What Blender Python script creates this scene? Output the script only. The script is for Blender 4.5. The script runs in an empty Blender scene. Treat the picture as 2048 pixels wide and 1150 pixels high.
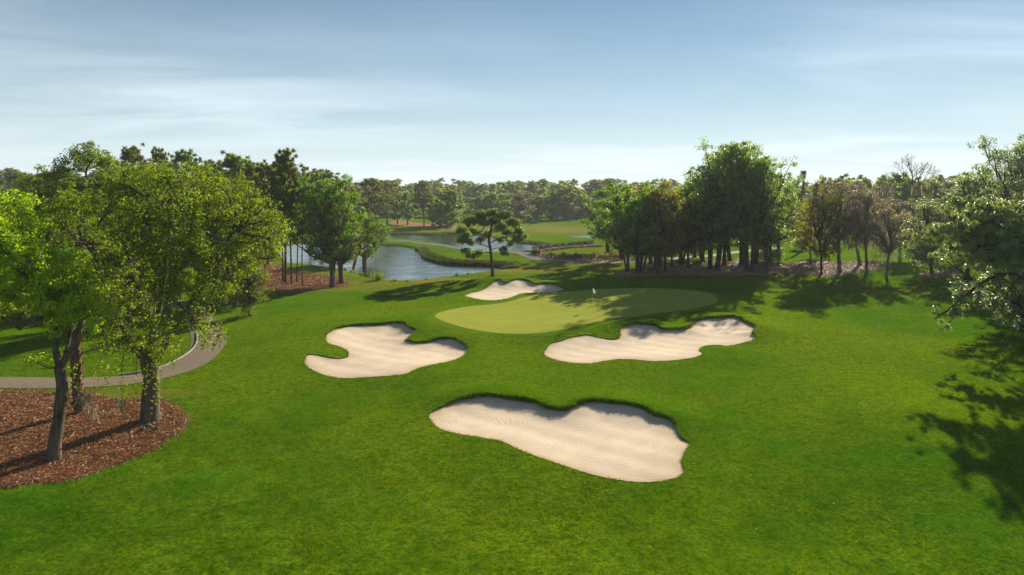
import bpy, math
import numpy as np
from math import radians, sin, cos, pi

# ------------------------------------------------------------------ camera, light, exposure
F, HX, HY, CAMZ = 1335.0, 1024.0, 380.0, 13.0       # focal length and horizon of the photograph (2048 wide)
SC = bpy.context.scene
COL = SC.collection
cam = bpy.data.cameras.new('camera'); cam_o = bpy.data.objects.new('camera', cam); COL.objects.link(cam_o)
cam.sensor_width = 36.0; cam.lens = 36.0 * F / 2048.0
cam.shift_y = -(575.0 - HY) / 2048.0
cam.clip_start = 0.5; cam.clip_end = 9000
cam_o.location = (0, 0, CAMZ); cam_o.rotation_euler = (radians(90), 0, 0)
SC.camera = cam_o
SUN_AZ, SUN_EL = radians(30.0), radians(22.0)        # sun ahead and to the right
SUN_DIR = np.array([sin(SUN_AZ) * cos(SUN_EL), cos(SUN_AZ) * cos(SUN_EL), sin(SUN_EL)])
sun = bpy.data.lights.new('sun', 'SUN'); sun.energy = 5.0; sun.angle = radians(0.5); sun.color = (1.0, 0.885, 0.67)
sun_o = bpy.data.objects.new('sun', sun); COL.objects.link(sun_o)
from mathutils import Vector
sun_o.rotation_euler = Vector(SUN_DIR).to_track_quat('Z', 'Y').to_euler()
sun_o.location = (40, 60, 60)
SC.view_settings.view_transform = 'Standard'; SC.view_settings.look = 'None'
SC.view_settings.gamma = 1.0; SC.view_settings.exposure = 0.98; SC.view_settings.use_curve_mapping = False
SC.cycles.max_bounces = 8; SC.cycles.diffuse_bounces = 3; SC.cycles.glossy_bounces = 2
SC.cycles.transmission_bounces = 4; SC.cycles.volume_bounces = 0; SC.cycles.transparent_max_bounces = 4
SC.cycles.use_denoising = True; SC.cycles.denoising_prefilter = 'NONE'
SC.cycles.sample_clamp_indirect = 6

class NT:
    """small helper around a node tree"""
    def __init__(s, tree): s.t = tree; tree.nodes.clear()
    def n(s, typ, _in=None, **kw):
        nd = s.t.nodes.new(typ)
        for k, v in kw.items(): setattr(nd, k, v)
        for k, v in (_in or {}).items(): s.put(nd.inputs[k], v)
        return nd
    def put(s, sock, v):
        if isinstance(v, bpy.types.NodeSocket): s.t.links.new(v, sock)
        elif isinstance(v, bpy.types.Node): s.t.links.new(v.outputs[0], sock)
        else: sock.default_value = v
    def math(s, op, a, b=0.0, c=None, clamp=False):
        nd = s.t.nodes.new('ShaderNodeMath'); nd.operation = op; nd.use_clamp = clamp
        s.put(nd.inputs[0], a); s.put(nd.inputs[1], b)
        if c is not None: s.put(nd.inputs[2], c)
        return nd.outputs[0]
    def noise(s, vec, scale, detail=4, rough=0.55, dist=0.0):
        nd = s.n('ShaderNodeTexNoise', {'Scale': scale, 'Detail': detail, 'Roughness': rough, 'Distortion': dist})
        s.put(nd.inputs['Vector'], vec); return nd.outputs['Fac']
    def ramp(s, fac, stops):
        nd = s.t.nodes.new('ShaderNodeValToRGB'); cr = nd.color_ramp
        while len(cr.elements) < len(stops): cr.elements.new(0.5)
        for e, (p, c) in zip(cr.elements, stops):
            e.position = p; e.color = (c, c, c, 1) if isinstance(c, (int, float)) else (*c, 1)
        s.put(nd.inputs[0], fac); return nd.outputs[0]
    def mix(s, fac, a, b, mode='MIX'):
        nd = s.t.nodes.new('ShaderNodeMix'); nd.data_type = 'RGBA'; nd.blend_type = mode
        s.put(nd.inputs[0], fac)
        for i, v in ((6, a), (7, b)): s.put(nd.inputs[i], (*v, 1) if isinstance(v, tuple) and len(v) == 3 else v)
        return nd.outputs[2]
    def attr(s, name): return s.n('ShaderNodeAttribute', attribute_name=name).outputs['Fac']

world = bpy.data.worlds.new('World'); SC.world = world; world.use_nodes = True
w = NT(world.node_tree)
sky = w.n('ShaderNodeTexSky', sky_type='NISHITA', sun_disc=False, sun_elevation=SUN_EL, sun_rotation=SUN_AZ,
          altitude=0.0, air_density=1.0, dust_density=0.0, ozone_density=2.0)
tc = w.n('ShaderNodeTexCoord').outputs['Generated']
sep = w.n('ShaderNodeSeparateXYZ', {0: tc})
# thin cirrus: noise on the plane of a high cloud layer
zz = w.math('MAXIMUM', sep.outputs[2], 0.0)
zz = w.math('ADD', zz, 0.07)
cx = w.math('DIVIDE', sep.outputs[0], zz); cy = w.math('DIVIDE', sep.outputs[1], zz)
cv = w.n('ShaderNodeCombineXYZ', {0: cx, 1: cy, 2: 0.0}).outputs[0]
mp = w.n('ShaderNodeMapping', {'Vector': cv, 'Rotation': (0, 0, radians(-32)), 'Scale': (0.30, 0.62, 1)}).outputs[0]
c1 = w.noise(mp, 1.2, 10, 0.60, 0.9)
c2 = w.noise(w.n('ShaderNodeMapping', {'Vector': cv, 'Location': (5.3, 2.2, 0), 'Scale': (0.25, 0.30, 1)}).outputs[0], 1.0, 3, 0.5, 0.4)
cl = w.math('MULTIPLY', w.ramp(c1, [(0.36, 0.0), (0.74, 1.0)]), w.ramp(c2, [(0.38, 0.12), (0.62, 1.0)]))
cl = w.math('MULTIPLY', cl, 0.60)
skyc = w.n('ShaderNodeHueSaturation', {'Hue': 0.497, 'Saturation': 1.25, 'Value': 0.74, 'Color': sky.outputs[0]}).outputs[0]
# summer haze whitens the sky towards the horizon all round
hzf = w.math('MULTIPLY', w.math('EXPONENT', w.math('MULTIPLY', w.math('MAXIMUM', sep.outputs[2], 0.0), -6.0)), 0.90)
skyc = w.mix(hzf, skyc, (9.6, 11.6, 12.9))
bw = w.n('ShaderNodeHueSaturation', {'Saturation': 0.35, 'Value': 1.6, 'Color': skyc}).outputs[0]
out = w.mix(cl, skyc, w.mix(0.5, bw, (11.0, 12.6, 13.6)))
bg = w.n('ShaderNodeBackground', {'Color': out, 'Strength': 0.045})
wo = w.n('ShaderNodeOutputWorld', {'Surface': bg.outputs[0]})

RNG = np.random.default_rng(7)

# ------------------------------------------------------------------ materials
def material(name):
    m = bpy.data.materials.new(name); m.use_nodes = True
    return m, NT(m.node_tree)
def principled(t, **kw):
    nd = t.n('ShaderNodeBsdfPrincipled')
    for k, v in kw.items():
        k = k.replace('_', ' ')
        if isinstance(v, tuple) and len(v) == 3: v = (*v, 1)
        t.put(nd.inputs[k], v)
    return nd
def finish(t, shader, disp=None):
    t.n('ShaderNodeOutputMaterial', {'Surface': shader.outputs[0] if isinstance(shader, bpy.types.Node) else shader})
def geo_pos(t): return t.n('ShaderNodeNewGeometry').outputs['Position']
def bump(t, h, dist, strength=1.0):
    return t.n('ShaderNodeBump', {'Height': h, 'Distance': dist, 'Strength': strength}).outputs[0]

def turf_tone(t, p):
    big = t.noise(p, 0.055, 4, 0.6, 0.4); mid = t.noise(p, 0.45, 5, 0.65); sml = t.noise(p, 2.2, 4, 0.65)
    g = t.mix(t.ramp(big, [(0.38, 0.0), (0.60, 1.0)]), (0.056, 0.155, 0.002), (0.150, 0.215, 0.005))
    g = t.mix(t.ramp(mid, [(0.38, 0.0), (0.72, 0.55)]), g, (0.175, 0.235, 0.009))
    g = t.mix(t.ramp(sml, [(0.38, 0.55), (0.52, 0.0)]), g, (0.026, 0.098, 0.002))
    g = t.mix(t.ramp(t.noise(p, 6.5, 3, 0.6), [(0.40, 0.7), (0.54, 0.0)]), g, (0.030, 0.095, 0.002))
    return g, mid
def mat_blades():
    m, t = material('grass_blades')
    p = geo_pos(t); g, mid = turf_tone(t, p)
    r = t.attr('rnd')
    g = t.n('ShaderNodeHueSaturation', {'Hue': t.math('ADD', .485, t.math('MULTIPLY', r, .03)), 'Saturation': 1.0, 'Value': t.math('ADD', .68, t.math('MULTIPLY', r, .7)), 'Color': g}).outputs[0]
    dr = t.n('ShaderNodeAttribute', attribute_name='dry', attribute_type='INSTANCER').outputs['Fac']
    g = t.mix(dr, g, (0.27, 0.20, 0.075))
    rg = t.n('ShaderNodeAttribute', attribute_name='rough', attribute_type='INSTANCER').outputs['Fac']
    g = t.mix(t.math('MULTIPLY', rg, .6), g, (0.030, 0.070, 0.003))
    s = principled(t, Base_Color=g, Roughness=0.8); s.inputs['Specular IOR Level'].default_value = 0.0
    tl = t.n('ShaderNodeBsdfTranslucent', {'Color': t.mix(1.0, g, (1.6, 1.5, 0.3, 1), 'MULTIPLY')})
    finish(t, t.n('ShaderNodeMixShader', {0: .5, 1: s.outputs[0], 2: tl.outputs[0]})); return m
def mat_lawn():
    m, t = material('turf')
    p = geo_pos(t)
    fine = t.noise(p, 9.0, 4, 0.7); grain = t.noise(p, 45.0, 2, 0.6)
    g, mid = turf_tone(t, p)
    g = t.mix(t.ramp(fine, [(0.42, 0.65), (0.60, 0.0)]), g, (0.028, 0.070, 0.001))
    g = t.mix(t.ramp(grain, [(0.60, 0.0), (0.75, 0.40)]), g, (0.12, 0.17, 0.02))
    dry = t.math('ADD', t.attr('dry'), t.math('MULTIPLY', t.math('SUBTRACT', mid, 0.5), t.math('MULTIPLY', t.attr('dry'), 1.6)), clamp=True)
    g = t.mix(dry, g, (0.20, 0.145, 0.055))
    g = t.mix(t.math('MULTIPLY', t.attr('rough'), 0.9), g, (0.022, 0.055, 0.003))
    g = t.n('ShaderNodeHueSaturation', {'Value': 1.35, 'Color': g}).outputs[0]
    h = t.math('ADD', t.math('MULTIPLY', fine, 0.7), t.math('MULTIPLY', grain, 0.5))
    s = principled(t, Base_Color=g, Roughness=0.75, Normal=bump(t, h, 0.06, 0.8))
    s.inputs['Specular IOR Level'].default_value = 0.0
    finish(t, s); return m
def mat_green():
    m, t = material('green_turf')
    p = geo_pos(t)
    a = t.noise(p, 0.5, 4, 0.6); f = t.noise(p, 14, 3, 0.6)
    g = t.mix(t.ramp(a, [(0.35, 0), (0.68, 1)]), (0.285, 0.320, 0.050), (0.345, 0.365, 0.062))
    g = t.mix(t.ramp(f, [(0.45, 0.3), (0.6, 0)]), g, (0.170, 0.215, 0.030))
    st = t.n('ShaderNodeVectorMath', {0: p, 1: (0.55, 0.83, 0)}, operation='DOT_PRODUCT').outputs['Value']
    st = t.ramp(t.math('ADD', t.math('MULTIPLY', t.math('SINE', t.math('MULTIPLY', st, 3.4)), .5), .5), [(.35, 0), (.65, .10)])
    g = t.mix(st, g, (0.36, 0.38, 0.10))
    s = principled(t, Base_Color=g, Roughness=0.8, Normal=bump(t, f, 0.01, 0.4)); s.inputs['Specular IOR Level'].default_value = 0.0
    finish(t, s); return m
def mat_sand():
    m, t = material('bunker_sand')
    p = geo_pos(t)
    a = t.noise(p, 0.8, 5, 0.6); f = t.noise(p, 30, 4, 0.7); wob = t.noise(p, 1.3, 3, 0.5)
    rk = t.math('ADD', t.attr('rake'), t.math('MULTIPLY', wob, 0.5))
    sn = t.math('SINE', t.math('MULTIPLY', rk, 2 * pi / 0.21))
    sn2 = t.math('SINE', t.math('MULTIPLY', rk, 2 * pi / 0.083))
    patch = t.ramp(t.noise(p, 0.55, 3, 0.6), [(0.30, 0.25), (0.62, 1.0)])
    rr = t.math('MULTIPLY', t.math('ADD', t.math('MULTIPLY', sn, 0.6), t.math('MULTIPLY', sn2, 0.35)), patch)
    c = t.mix(t.ramp(a, [(0.3, 0), (0.7, 1)]), (0.62, 0.505, 0.385), (0.72, 0.60, 0.47))
    c = t.mix(t.ramp(f, [(0.35, 0.35), (0.6, 0)]), c, (0.44, 0.33, 0.23))
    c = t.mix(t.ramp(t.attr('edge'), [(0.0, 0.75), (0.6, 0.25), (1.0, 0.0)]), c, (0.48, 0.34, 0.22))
    h = t.math('ADD', t.math('MULTIPLY', rr, 0.5), t.math('MULTIPLY', f, 0.6))
    s = principled(t, Base_Color=c, Roughness=0.95, Normal=bump(t, h, 0.020, 0.65)); s.inputs['Specular IOR Level'].default_value = 0.1
    finish(t, s); return m
def mat_mulch(name, c0, c1, c2):
    m, t = material(name)
    p = geo_pos(t)
    mp = t.n('ShaderNodeTexVoronoi', {'Vector': p, 'Scale': 16.0}, feature='F1')
    cell = t.n('ShaderNodeSeparateXYZ', {0: mp.outputs['Color']}).outputs[0]
    a = t.noise(p, 0.6, 4, 0.6); f = t.noise(p, 22, 5, 0.75)
    c = t.mix(t.ramp(a, [(0.35, 0), (0.65, 1)]), c0, c1)
    c = t.mix(t.ramp(cell, [(0.55, 0), (0.95, 0.8)]), c, c2)
    c = t.mix(t.ramp(f, [(0.35, 0.85), (0.52, 0)]), c, tuple(v * 0.25 for v in c0))
    s = principled(t, Base_Color=c, Roughness=0.95, Normal=bump(t, f, 0.09, 1.0)); s.inputs['Specular IOR Level'].default_value = 0.1
    finish(t, s); return m
def mat_plain(name, c, c2, scale, rough=0.8, bd=0.02, spec=0.2, stretch=(1, 1, 1)):
    m, t = material(name)
    tcn = t.n('ShaderNodeTexCoord').outputs['Object']
    p = t.n('ShaderNodeMapping', {'Vector': tcn, 'Scale': stretch}).outputs[0]
    a = t.noise(p, scale, 6, 0.65)
    col = t.mix(t.ramp(a, [(0.35, 0), (0.65, 1)]), c, c2)
    s = principled(t, Base_Color=col, Roughness=rough, Normal=bump(t, a, bd, 0.9)); s.inputs['Specular IOR Level'].default_value = spec
    finish(t, s); return m
def mat_leaf(name, cols, trans=0.35, rough=0.5, spec=0.3, tcol=None):
    """cols: dark, mid, light; colour picked per leaf and per clump"""
    m, t = material(name)
    r = t.attr('rnd')
    ob = t.n('ShaderNodeObjectInfo').outputs['Random']
    c = t.ramp(r, [(0.0, cols[0]), (0.5, cols[1]), (1.0, cols[2])])
    c = t.n('ShaderNodeHueSaturation', {'Hue': t.math('ADD', 0.488, t.math('MULTIPLY', ob, 0.024)), 'Value': t.math('ADD', 0.85, t.math('MULTIPLY', ob, 0.3)), 'Color': c}).outputs[0]
    s = principled(t, Base_Color=c, Roughness=rough); s.inputs['Specular IOR Level'].default_value = spec
    tl = t.n('ShaderNodeBsdfTranslucent', {'Color': t.mix(1.0, c, (*(tcol or (1.9, 1.75, 0.5)), 1), 'MULTIPLY')})
    mx = t.n('ShaderNodeMixShader', {0: trans, 1: s.outputs[0], 2: tl.outputs[0]})
    finish(t, mx); return m
def mat_water():
    m, t = material('pond_water')
    p = geo_pos(t)
    mp = t.n('ShaderNodeMapping', {'Vector': p, 'Scale': (1.0, 1.6, 1)}).outputs[0]
    a = t.noise(mp, 1.6, 4, 0.6, 0.3); b = t.noise(mp, 0.22, 3, 0.5)
    h = t.math('MULTIPLY', a, t.ramp(b, [(0.35, 0.35), (0.6, 1.0)]))
    s = principled(t, Base_Color=(0.030, 0.028, 0.012), Roughness=0.06, IOR=1.5, Normal=bump(t, h, 0.12, 0.55))
    s.inputs['Specular IOR Level'].default_value = 0.9
    gl = t.n('ShaderNodeBsdfGlossy', {'Color': (1, .98, .95, 1), 'Roughness': 0.10}); t.put(gl.inputs['Normal'], s.inputs['Normal'].links[0].from_socket)
    fr = t.n('ShaderNodeLayerWeight', {'Blend': 0.30}).outputs['Facing']
    finish(t, t.n('ShaderNodeMixShader', {0: t.math('MULTIPLY', t.math('POWER', fr, 1.6), 0.92), 1: s.outputs[0], 2: gl.outputs[0]})); return m
M = {}
M['lawn'] = mat_lawn(); M['green'] = mat_green(); M['sand'] = mat_sand(); M['water'] = mat_water()
M['mulch'] = mat_mulch('red_mulch', (0.20, 0.078, 0.028), (0.30, 0.125, 0.048), (0.46, 0.24, 0.12))
M['chips'] = mat_mulch('wood_chips', (0.20, 0.125, 0.08), (0.28, 0.19, 0.13), (0.48, 0.38, 0.29))
M['path'] = mat_plain('path_asphalt', (0.150, 0.112, 0.080), (0.225, 0.175, 0.128), 6.0, 0.9, 0.01)
M['path_grey'] = mat_plain('grey_asphalt', (0.085, 0.072, 0.070), (0.125, 0.108, 0.102), 6.0, 0.9, 0.01)
M['kerb'] = mat_plain('concrete_kerb', (0.22, 0.19, 0.15), (0.33, 0.29, 0.23), 4.0, 0.9, 0.01)
M['bark'] = mat_plain('oak_bark', (0.045, 0.036, 0.026), (0.150, 0.125, 0.098), 5.0, 0.95, 0.05, 0.1, (1, 1, 0.22))
M['bark_dark'] = mat_plain('dark_bark', (0.028, 0.022, 0.016), (0.085, 0.066, 0.048), 5.0, 0.95, 0.05, 0.1, (1, 1, 0.22))
M['bark_pine'] = mat_plain('pine_bark', (0.045, 0.028, 0.019), (0.13, 0.085, 0.060), 6.0, 0.95, 0.05, 0.1, (1, 1, 0.3))
M['bark_grey'] = mat_plain('grey_bark', (0.10, 0.085, 0.068), (0.22, 0.195, 0.165), 5.0, 0.95, 0.05, 0.1, (1, 1, 0.2))
M['palm'] = mat_plain('palm_boots', (0.075, 0.038, 0.022), (0.21, 0.13, 0.085), 7.0, 0.95, 0.04, 0.1)
M['leaf_bright'] = mat_leaf('bright_leaves', [(0.1256, 0.2087, 0.0052), (0.222, 0.3203, 0.0078), (0.3378, 0.4173, 0.0121)], 0.55)
M['leaf_spring'] = mat_leaf('spring_oak_leaves', [(0.0632, 0.1146, 0.0075), (0.1212, 0.1908, 0.0105), (0.2107, 0.2671, 0.0187)], 0.58)
M['leaf_oak'] = mat_leaf('oak_leaves', [(0.0591, 0.1321, 0.013), (0.1099, 0.2235, 0.0195), (0.2113, 0.3352, 0.026)], 0.55)
M['leaf_oak2'] = mat_leaf('broad_oak_leaves', [(0.0776, 0.1565, 0.0312), (0.1375, 0.2462, 0.0522), (0.2437, 0.3443, 0.0887)], 0.55, 0.42, 0.5)
M['leaf_olive'] = mat_leaf('olive_leaves', [(0.0927, 0.1149, 0.0301), (0.1668, 0.1852, 0.0429), (0.3148, 0.3057, 0.0645)], 0.55)
M['leaf_green'] = mat_leaf('green_oak_leaves', [(0.0517, 0.1207, 0.0092), (0.0978, 0.1898, 0.0126), (0.1725, 0.2702, 0.0196)], 0.55)
M['leaf_far'] = mat_leaf('distant_leaves', [(0.085, 0.146, 0.0359), (0.1475, 0.2271, 0.0522), (0.2363, 0.3205, 0.0734)], 0.5)
M['leaf_farp'] = mat_leaf('distant_needles', [(0.0706, 0.0974, 0.037), (0.1142, 0.1428, 0.0504), (0.168, 0.2016, 0.0706)], 0.45)
M['leaf_rust'] = mat_leaf('rusty_leaves', [(0.1337, 0.1335, 0.1063), (0.2057, 0.2037, 0.1593), (0.2983, 0.2952, 0.2391)], 0.5, tcol=(1.3, 1.1, 0.7))
M['leaf_silver'] = mat_leaf('glossy_leaves', [(0.11, 0.1537, 0.0887), (0.1775, 0.246, 0.1305), (0.3044, 0.3748, 0.2346)], 0.5, 0.45, 0.5, tcol=(1.7, 1.65, .9))
M['needle'] = mat_leaf('pine_needles', [(0.0662, 0.1096, 0.0227), (0.1229, 0.1796, 0.0378), (0.2174, 0.2646, 0.0567)], 0.42, 0.45, 0.4)
M['needle_glossy'] = mat_leaf('long_pine_needles', [(0.0967, 0.1605, 0.059), (0.1827, 0.2676, 0.1049), (0.3655, 0.4283, 0.2294)], 0.42, 0.36, 0.7)
M['moss'] = mat_leaf('spanish_moss', [(0.161, 0.153, 0.1127), (0.2576, 0.2415, 0.1851), (0.4025, 0.3783, 0.3059)], 0.35, tcol=(1.2, 1.1, 0.9))
M['dead_frond'] = mat_leaf('dead_fronds', [(0.05, 0.03, 0.015), (0.11, 0.07, 0.038), (0.19, 0.13, 0.075)], 0.2, tcol=(1.2, 1, .7))
M['palm_leaf'] = mat_leaf('palm_fronds', [(0.035, 0.065, 0.012), (0.06, 0.10, 0.018), (0.10, 0.15, 0.03)], 0.3, 0.35, 0.6)
M['grassblade'] = mat_blades()
M['bankgrass'] = mat_leaf('bank_grass', [(0.025, 0.045, 0.006), (0.055, 0.085, 0.010), (0.12, 0.14, 0.02)], 0.35)
M['reed'] = mat_leaf('reed_leaves', [(0.06, 0.12, 0.01), (0.12, 0.19, 0.02), (0.20, 0.26, 0.04)], 0.4)
M['red_leaf'] = mat_leaf('reddish_leaves', [(0.10, 0.05, 0.025), (0.19, 0.09, 0.045), (0.20, 0.17, 0.05)], 0.35, tcol=(1.4, 1, .6))
M['hedge'] = mat_leaf('hedge_leaves', [(0.028, 0.050, 0.006), (0.055, 0.085, 0.008), (0.11, 0.14, 0.012)], 0.3)
M['flower_pink'] = mat_leaf('pink_petals', [(0.21, 0.021, 0.07), (0.35, 0.056, 0.14), (0.434, 0.14, 0.224)], 0.3, tcol=(1.1, 1, 1))
M['flower_violet'] = mat_leaf('violet_petals', [(0.18, 0.08, 0.26), (0.32, 0.17, 0.42), (0.50, 0.36, 0.55)], 0.3, tcol=(1.1, 1, 1))
M['wall'] = mat_plain('grey_stucco', (0.30, 0.29, 0.28), (0.38, 0.37, 0.35), 1.0, 0.9, 0.005)
M['white'] = mat_plain('white_paint', (0.78, 0.78, 0.76), (0.82, 0.82, 0.8), 2.0, 0.6, 0.001)
def mat_glass():
    m, t = material('window_glass')
    s = principled(t, Base_Color=(0.02, 0.025, 0.03), Roughness=0.05); s.inputs['Specular IOR Level'].default_value = 0.8
    finish(t, s); return m
M['glass'] = mat_glass()
def mat_flag():
    m, t = material('checkered_cloth')
    uv = t.n('ShaderNodeUVMap').outputs[0]
    ch = t.n('ShaderNodeTexChecker', {'Vector': uv, 'Scale': 4.0, 'Color1': (0.8, 0.8, 0.8, 1), 'Color2': (0.012, 0.012, 0.015, 1)})
    s = principled(t, Base_Color=ch.outputs[0], Roughness=0.7)
    tl = t.n('ShaderNodeBsdfTranslucent', {'Color': ch.outputs[0]})
    finish(t, t.n('ShaderNodeMixShader', {0: 0.3, 1: s.outputs[0], 2: tl.outputs[0]})); return m
M['flag'] = mat_flag()

# ------------------------------------------------------------------ mesh helpers
def mesh_np(name, V, faces, mats, rnd=None, matidx=None, smooth=False, vattr=None):
    """faces: list of int arrays (n,k)"""
    V = np.asarray(V, np.float32).reshape(-1, 3)
    me = bpy.data.meshes.new(name)
    faces = [np.asarray(f, np.int32) for f in faces if len(f)]
    nl = sum(f.size for f in faces); nf = sum(len(f) for f in faces)
    me.vertices.add(len(V)); me.vertices.foreach_set('co', V.ravel())
    me.loops.add(nl); me.polygons.add(nf)
    me.loops.foreach_set('vertex_index', np.concatenate([f.ravel() for f in faces]))
    tot = np.concatenate([np.full(len(f), f.shape[1], np.int32) for f in faces])
    st = np.concatenate([[0], np.cumsum(tot)[:-1]]).astype(np.int32)
    me.polygons.foreach_set('loop_start', st); me.polygons.foreach_set('loop_total', tot)
    if smooth: me.polygons.foreach_set('use_smooth', np.ones(nf, bool))
    if matidx is not None: me.polygons.foreach_set('material_index', np.asarray(matidx, np.int32))
    for m in (mats if isinstance(mats, (list, tuple)) else [mats]): me.materials.append(m)
    if rnd is not None:
        a = me.attributes.new('rnd', 'FLOAT', 'FACE'); a.data.foreach_set('value', np.asarray(rnd, np.float32))
    for k, v in (vattr or {}).items():
        a = me.attributes.new(k, 'FLOAT', 'POINT'); a.data.foreach_set('value', np.asarray(v, np.float32))
    me.update(calc_edges=True)
    return me
def link(name, data, parent=None, loc=None, **props):
    o = bpy.data.objects.new(name, data); COL.objects.link(o)
    if parent is not None: o.parent = parent
    if loc is not None: o.location = tuple(float(v) for v in loc)
    for k, v in props.items():
        if v is not None: o[k] = v
    return o
def norm(v): return v / np.maximum(np.linalg.norm(v, axis=-1, keepdims=True), 1e-9)

class Parts:
    """collects tubes / leaves into flat arrays"""
    def __init__(s): s.V = []; s.F4 = []; s.F3 = []; s.n = 0
    def add(s, V, F4=None, F3=None):
        V = np.asarray(V, float).reshape(-1, 3)
        if F4 is not None and len(F4): s.F4.append(np.asarray(F4) + s.n)
        if F3 is not None and len(F3): s.F3.append(np.asarray(F3) + s.n)
        s.V.append(V); s.n += len(V)
    def tube(s, P, R, k=7, flare=None):
        P = np.asarray(P, float); R = np.broadcast_to(np.asarray(R, float), (len(P),))
        T = norm(np.gradient(P, axis=0)); ref = np.array([1.0, 0.13, 0.07])
        if abs(T[0] @ ref) > 0.9: ref = np.array([0.1, 0.2, 1.0])
        U = norm(np.cross(T, ref)); W = np.cross(T, U)
        a = np.arange(k) * 2 * pi / k
        rr = R[:, None] * np.ones(k)[None]
        if flare is not None: rr = rr * flare
        V = P[:, None] + rr[..., None] * (np.cos(a)[None, :, None] * U[:, None] + np.sin(a)[None, :, None] * W[:, None])
        m = len(P); i = np.arange(m - 1)[:, None] * k; j = np.arange(k)[None]
        F = np.stack([i + j, i + (j + 1) % k, i + k + (j + 1) % k, i + k + j], -1).reshape(-1, 4)
        s.add(V.reshape(-1, 3), F)
    def mesh(s, name, mat, smooth=True, **kw):
        return mesh_np(name, np.concatenate(s.V), (s.F4 and [np.concatenate(s.F4)] or []) + (s.F3 and [np.concatenate(s.F3)] or []), mat, smooth=smooth, **kw)

def bezier(a, b, c, n):
    t = np.linspace(0, 1, n)[:, None]
    return (1 - t) ** 2 * a + 2 * t * (1 - t) * b + t ** 2 * c
def leaves(C, N, size, aspect, rng):
    """rhombic leaves: centres C, normals N"""
    n = len(C); N = norm(N)
    R = rng.normal(size=(n, 3)); T = norm(np.cross(N, R)); B = np.cross(N, T)
    s = size * rng.uniform(0.6, 1.35, n)[:, None]
    V = np.stack([C - T * s, C + B * s * aspect + T * s * 0.1, C + T * s, C - B * s * aspect + T * s * 0.1], 1)
    return V.reshape(-1, 3), np.arange(n * 4).reshape(n, 4)

# ------------------------------------------------------------------ plan: outlines traced as ground points
def smooth_closed(P, n=4):
    P = np.asarray(P, float); out = []
    m = len(P)
    for i in range(m):
        p0, p1, p2, p3 = P[i - 1], P[i], P[(i + 1) % m], P[(i + 2) % m]
        for k in range(n):
            t = k / n
            out.append(0.5 * ((2 * p1) + (-p0 + p2) * t + (2 * p0 - 5 * p1 + 4 * p2 - p3) * t * t + (-p0 + 3 * p1 - 3 * p2 + p3) * t ** 3))
    return np.array(out)
def smooth_open(P, step):
    P = np.asarray(P, float); Q = np.vstack([2 * P[0] - P[1], P, 2 * P[-1] - P[-2]]); out = []
    for i in range(1, len(Q) - 2):
        L = np.linalg.norm(Q[i + 1] - Q[i]); n = max(1, int(L / step))
        for k in range(n):
            t = k / n; p0, p1, p2, p3 = Q[i - 1], Q[i], Q[i + 1], Q[i + 2]
            out.append(0.5 * ((2 * p1) + (-p0 + p2) * t + (2 * p0 - 5 * p1 + 4 * p2 - p3) * t * t + (-p0 + 3 * p1 - 3 * p2 + p3) * t ** 3))
    out.append(P[-1]); return np.array(out)
def ground_pt(px, py, z=0.0):
    d = F * (CAMZ - z) / (py - HY)
    return np.array([(px - HX) * d / F, d])
def sdf(poly, X, Y, margin=8.0):
    """signed distance to a closed outline, negative inside; far points get a large value"""
    X = np.asarray(X, float); Y = np.asarray(Y, float); sh = X.shape; X = X.ravel(); Y = Y.ravel()
    out = np.full(X.shape, 99.0)
    lo = poly.min(0) - margin; hi = poly.max(0) + margin
    idx = np.where((X > lo[0]) & (X < hi[0]) & (Y > lo[1]) & (Y < hi[1]))[0]
    A = poly; B = np.roll(poly, -1, 0); E = B - A; L2 = np.maximum((E ** 2).sum(1), 1e-9)
    for s in range(0, len(idx), 20000):
        k = idx[s:s + 20000]; dx = X[k, None] - A[None, :, 0]; dy = Y[k, None] - A[None, :, 1]
        t = np.clip((dx * E[:, 0] + dy * E[:, 1]) / L2, 0, 1)
        d2 = (dx - t * E[:, 0]) ** 2 + (dy - t * E[:, 1]) ** 2
        d = np.sqrt(d2.min(1))
        c = (A[None, :, 1] > Y[k, None]) != (B[None, :, 1] > Y[k, None])
        xi = A[None, :, 0] + (Y[k, None] - A[None, :, 1]) * E[:, 0] / np.where(np.abs(E[:, 1]) < 1e-9, 1e-9, E[:, 1])
        ins = ((c & (X[k, None] < xi)).sum(1) % 2) == 1
        out[k] = np.where(ins, -d, d)
    return out.reshape(sh)
def polydist(P, X, Y, margin=8.0):
    X = np.asarray(X, float); Y = np.asarray(Y, float); sh = X.shape; X = X.ravel(); Y = Y.ravel()
    out = np.full(X.shape, 99.0)
    lo = P.min(0) - margin; hi = P.max(0) + margin
    idx = np.where((X > lo[0]) & (X < hi[0]) & (Y > lo[1]) & (Y < hi[1]))[0]
    A = P[:-1]; E = P[1:] - A; L2 = np.maximum((E ** 2).sum(1), 1e-9)
    for s in range(0, len(idx), 20000):
        k = idx[s:s + 20000]; dx = X[k, None] - A[None, :, 0]; dy = Y[k, None] - A[None, :, 1]
        t = np.clip((dx * E[:, 0] + dy * E[:, 1]) / L2, 0, 1)
        out[k] = np.sqrt(((dx - t * E[:, 0]) ** 2 + (dy - t * E[:, 1]) ** 2).min(1))
    return out.reshape(sh)
def sm(a, b, x):
    t = np.clip((x - a) / (b - a), 0, 1); return t * t * (3 - 2 * t)
def z7(L): return [(580 + x / 2.09, 540 + y / 2.09) for x, y in L]
def z4(L): return [(700 + x / 3.834, 320 + y / 3.834) for x, y in L]

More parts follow.
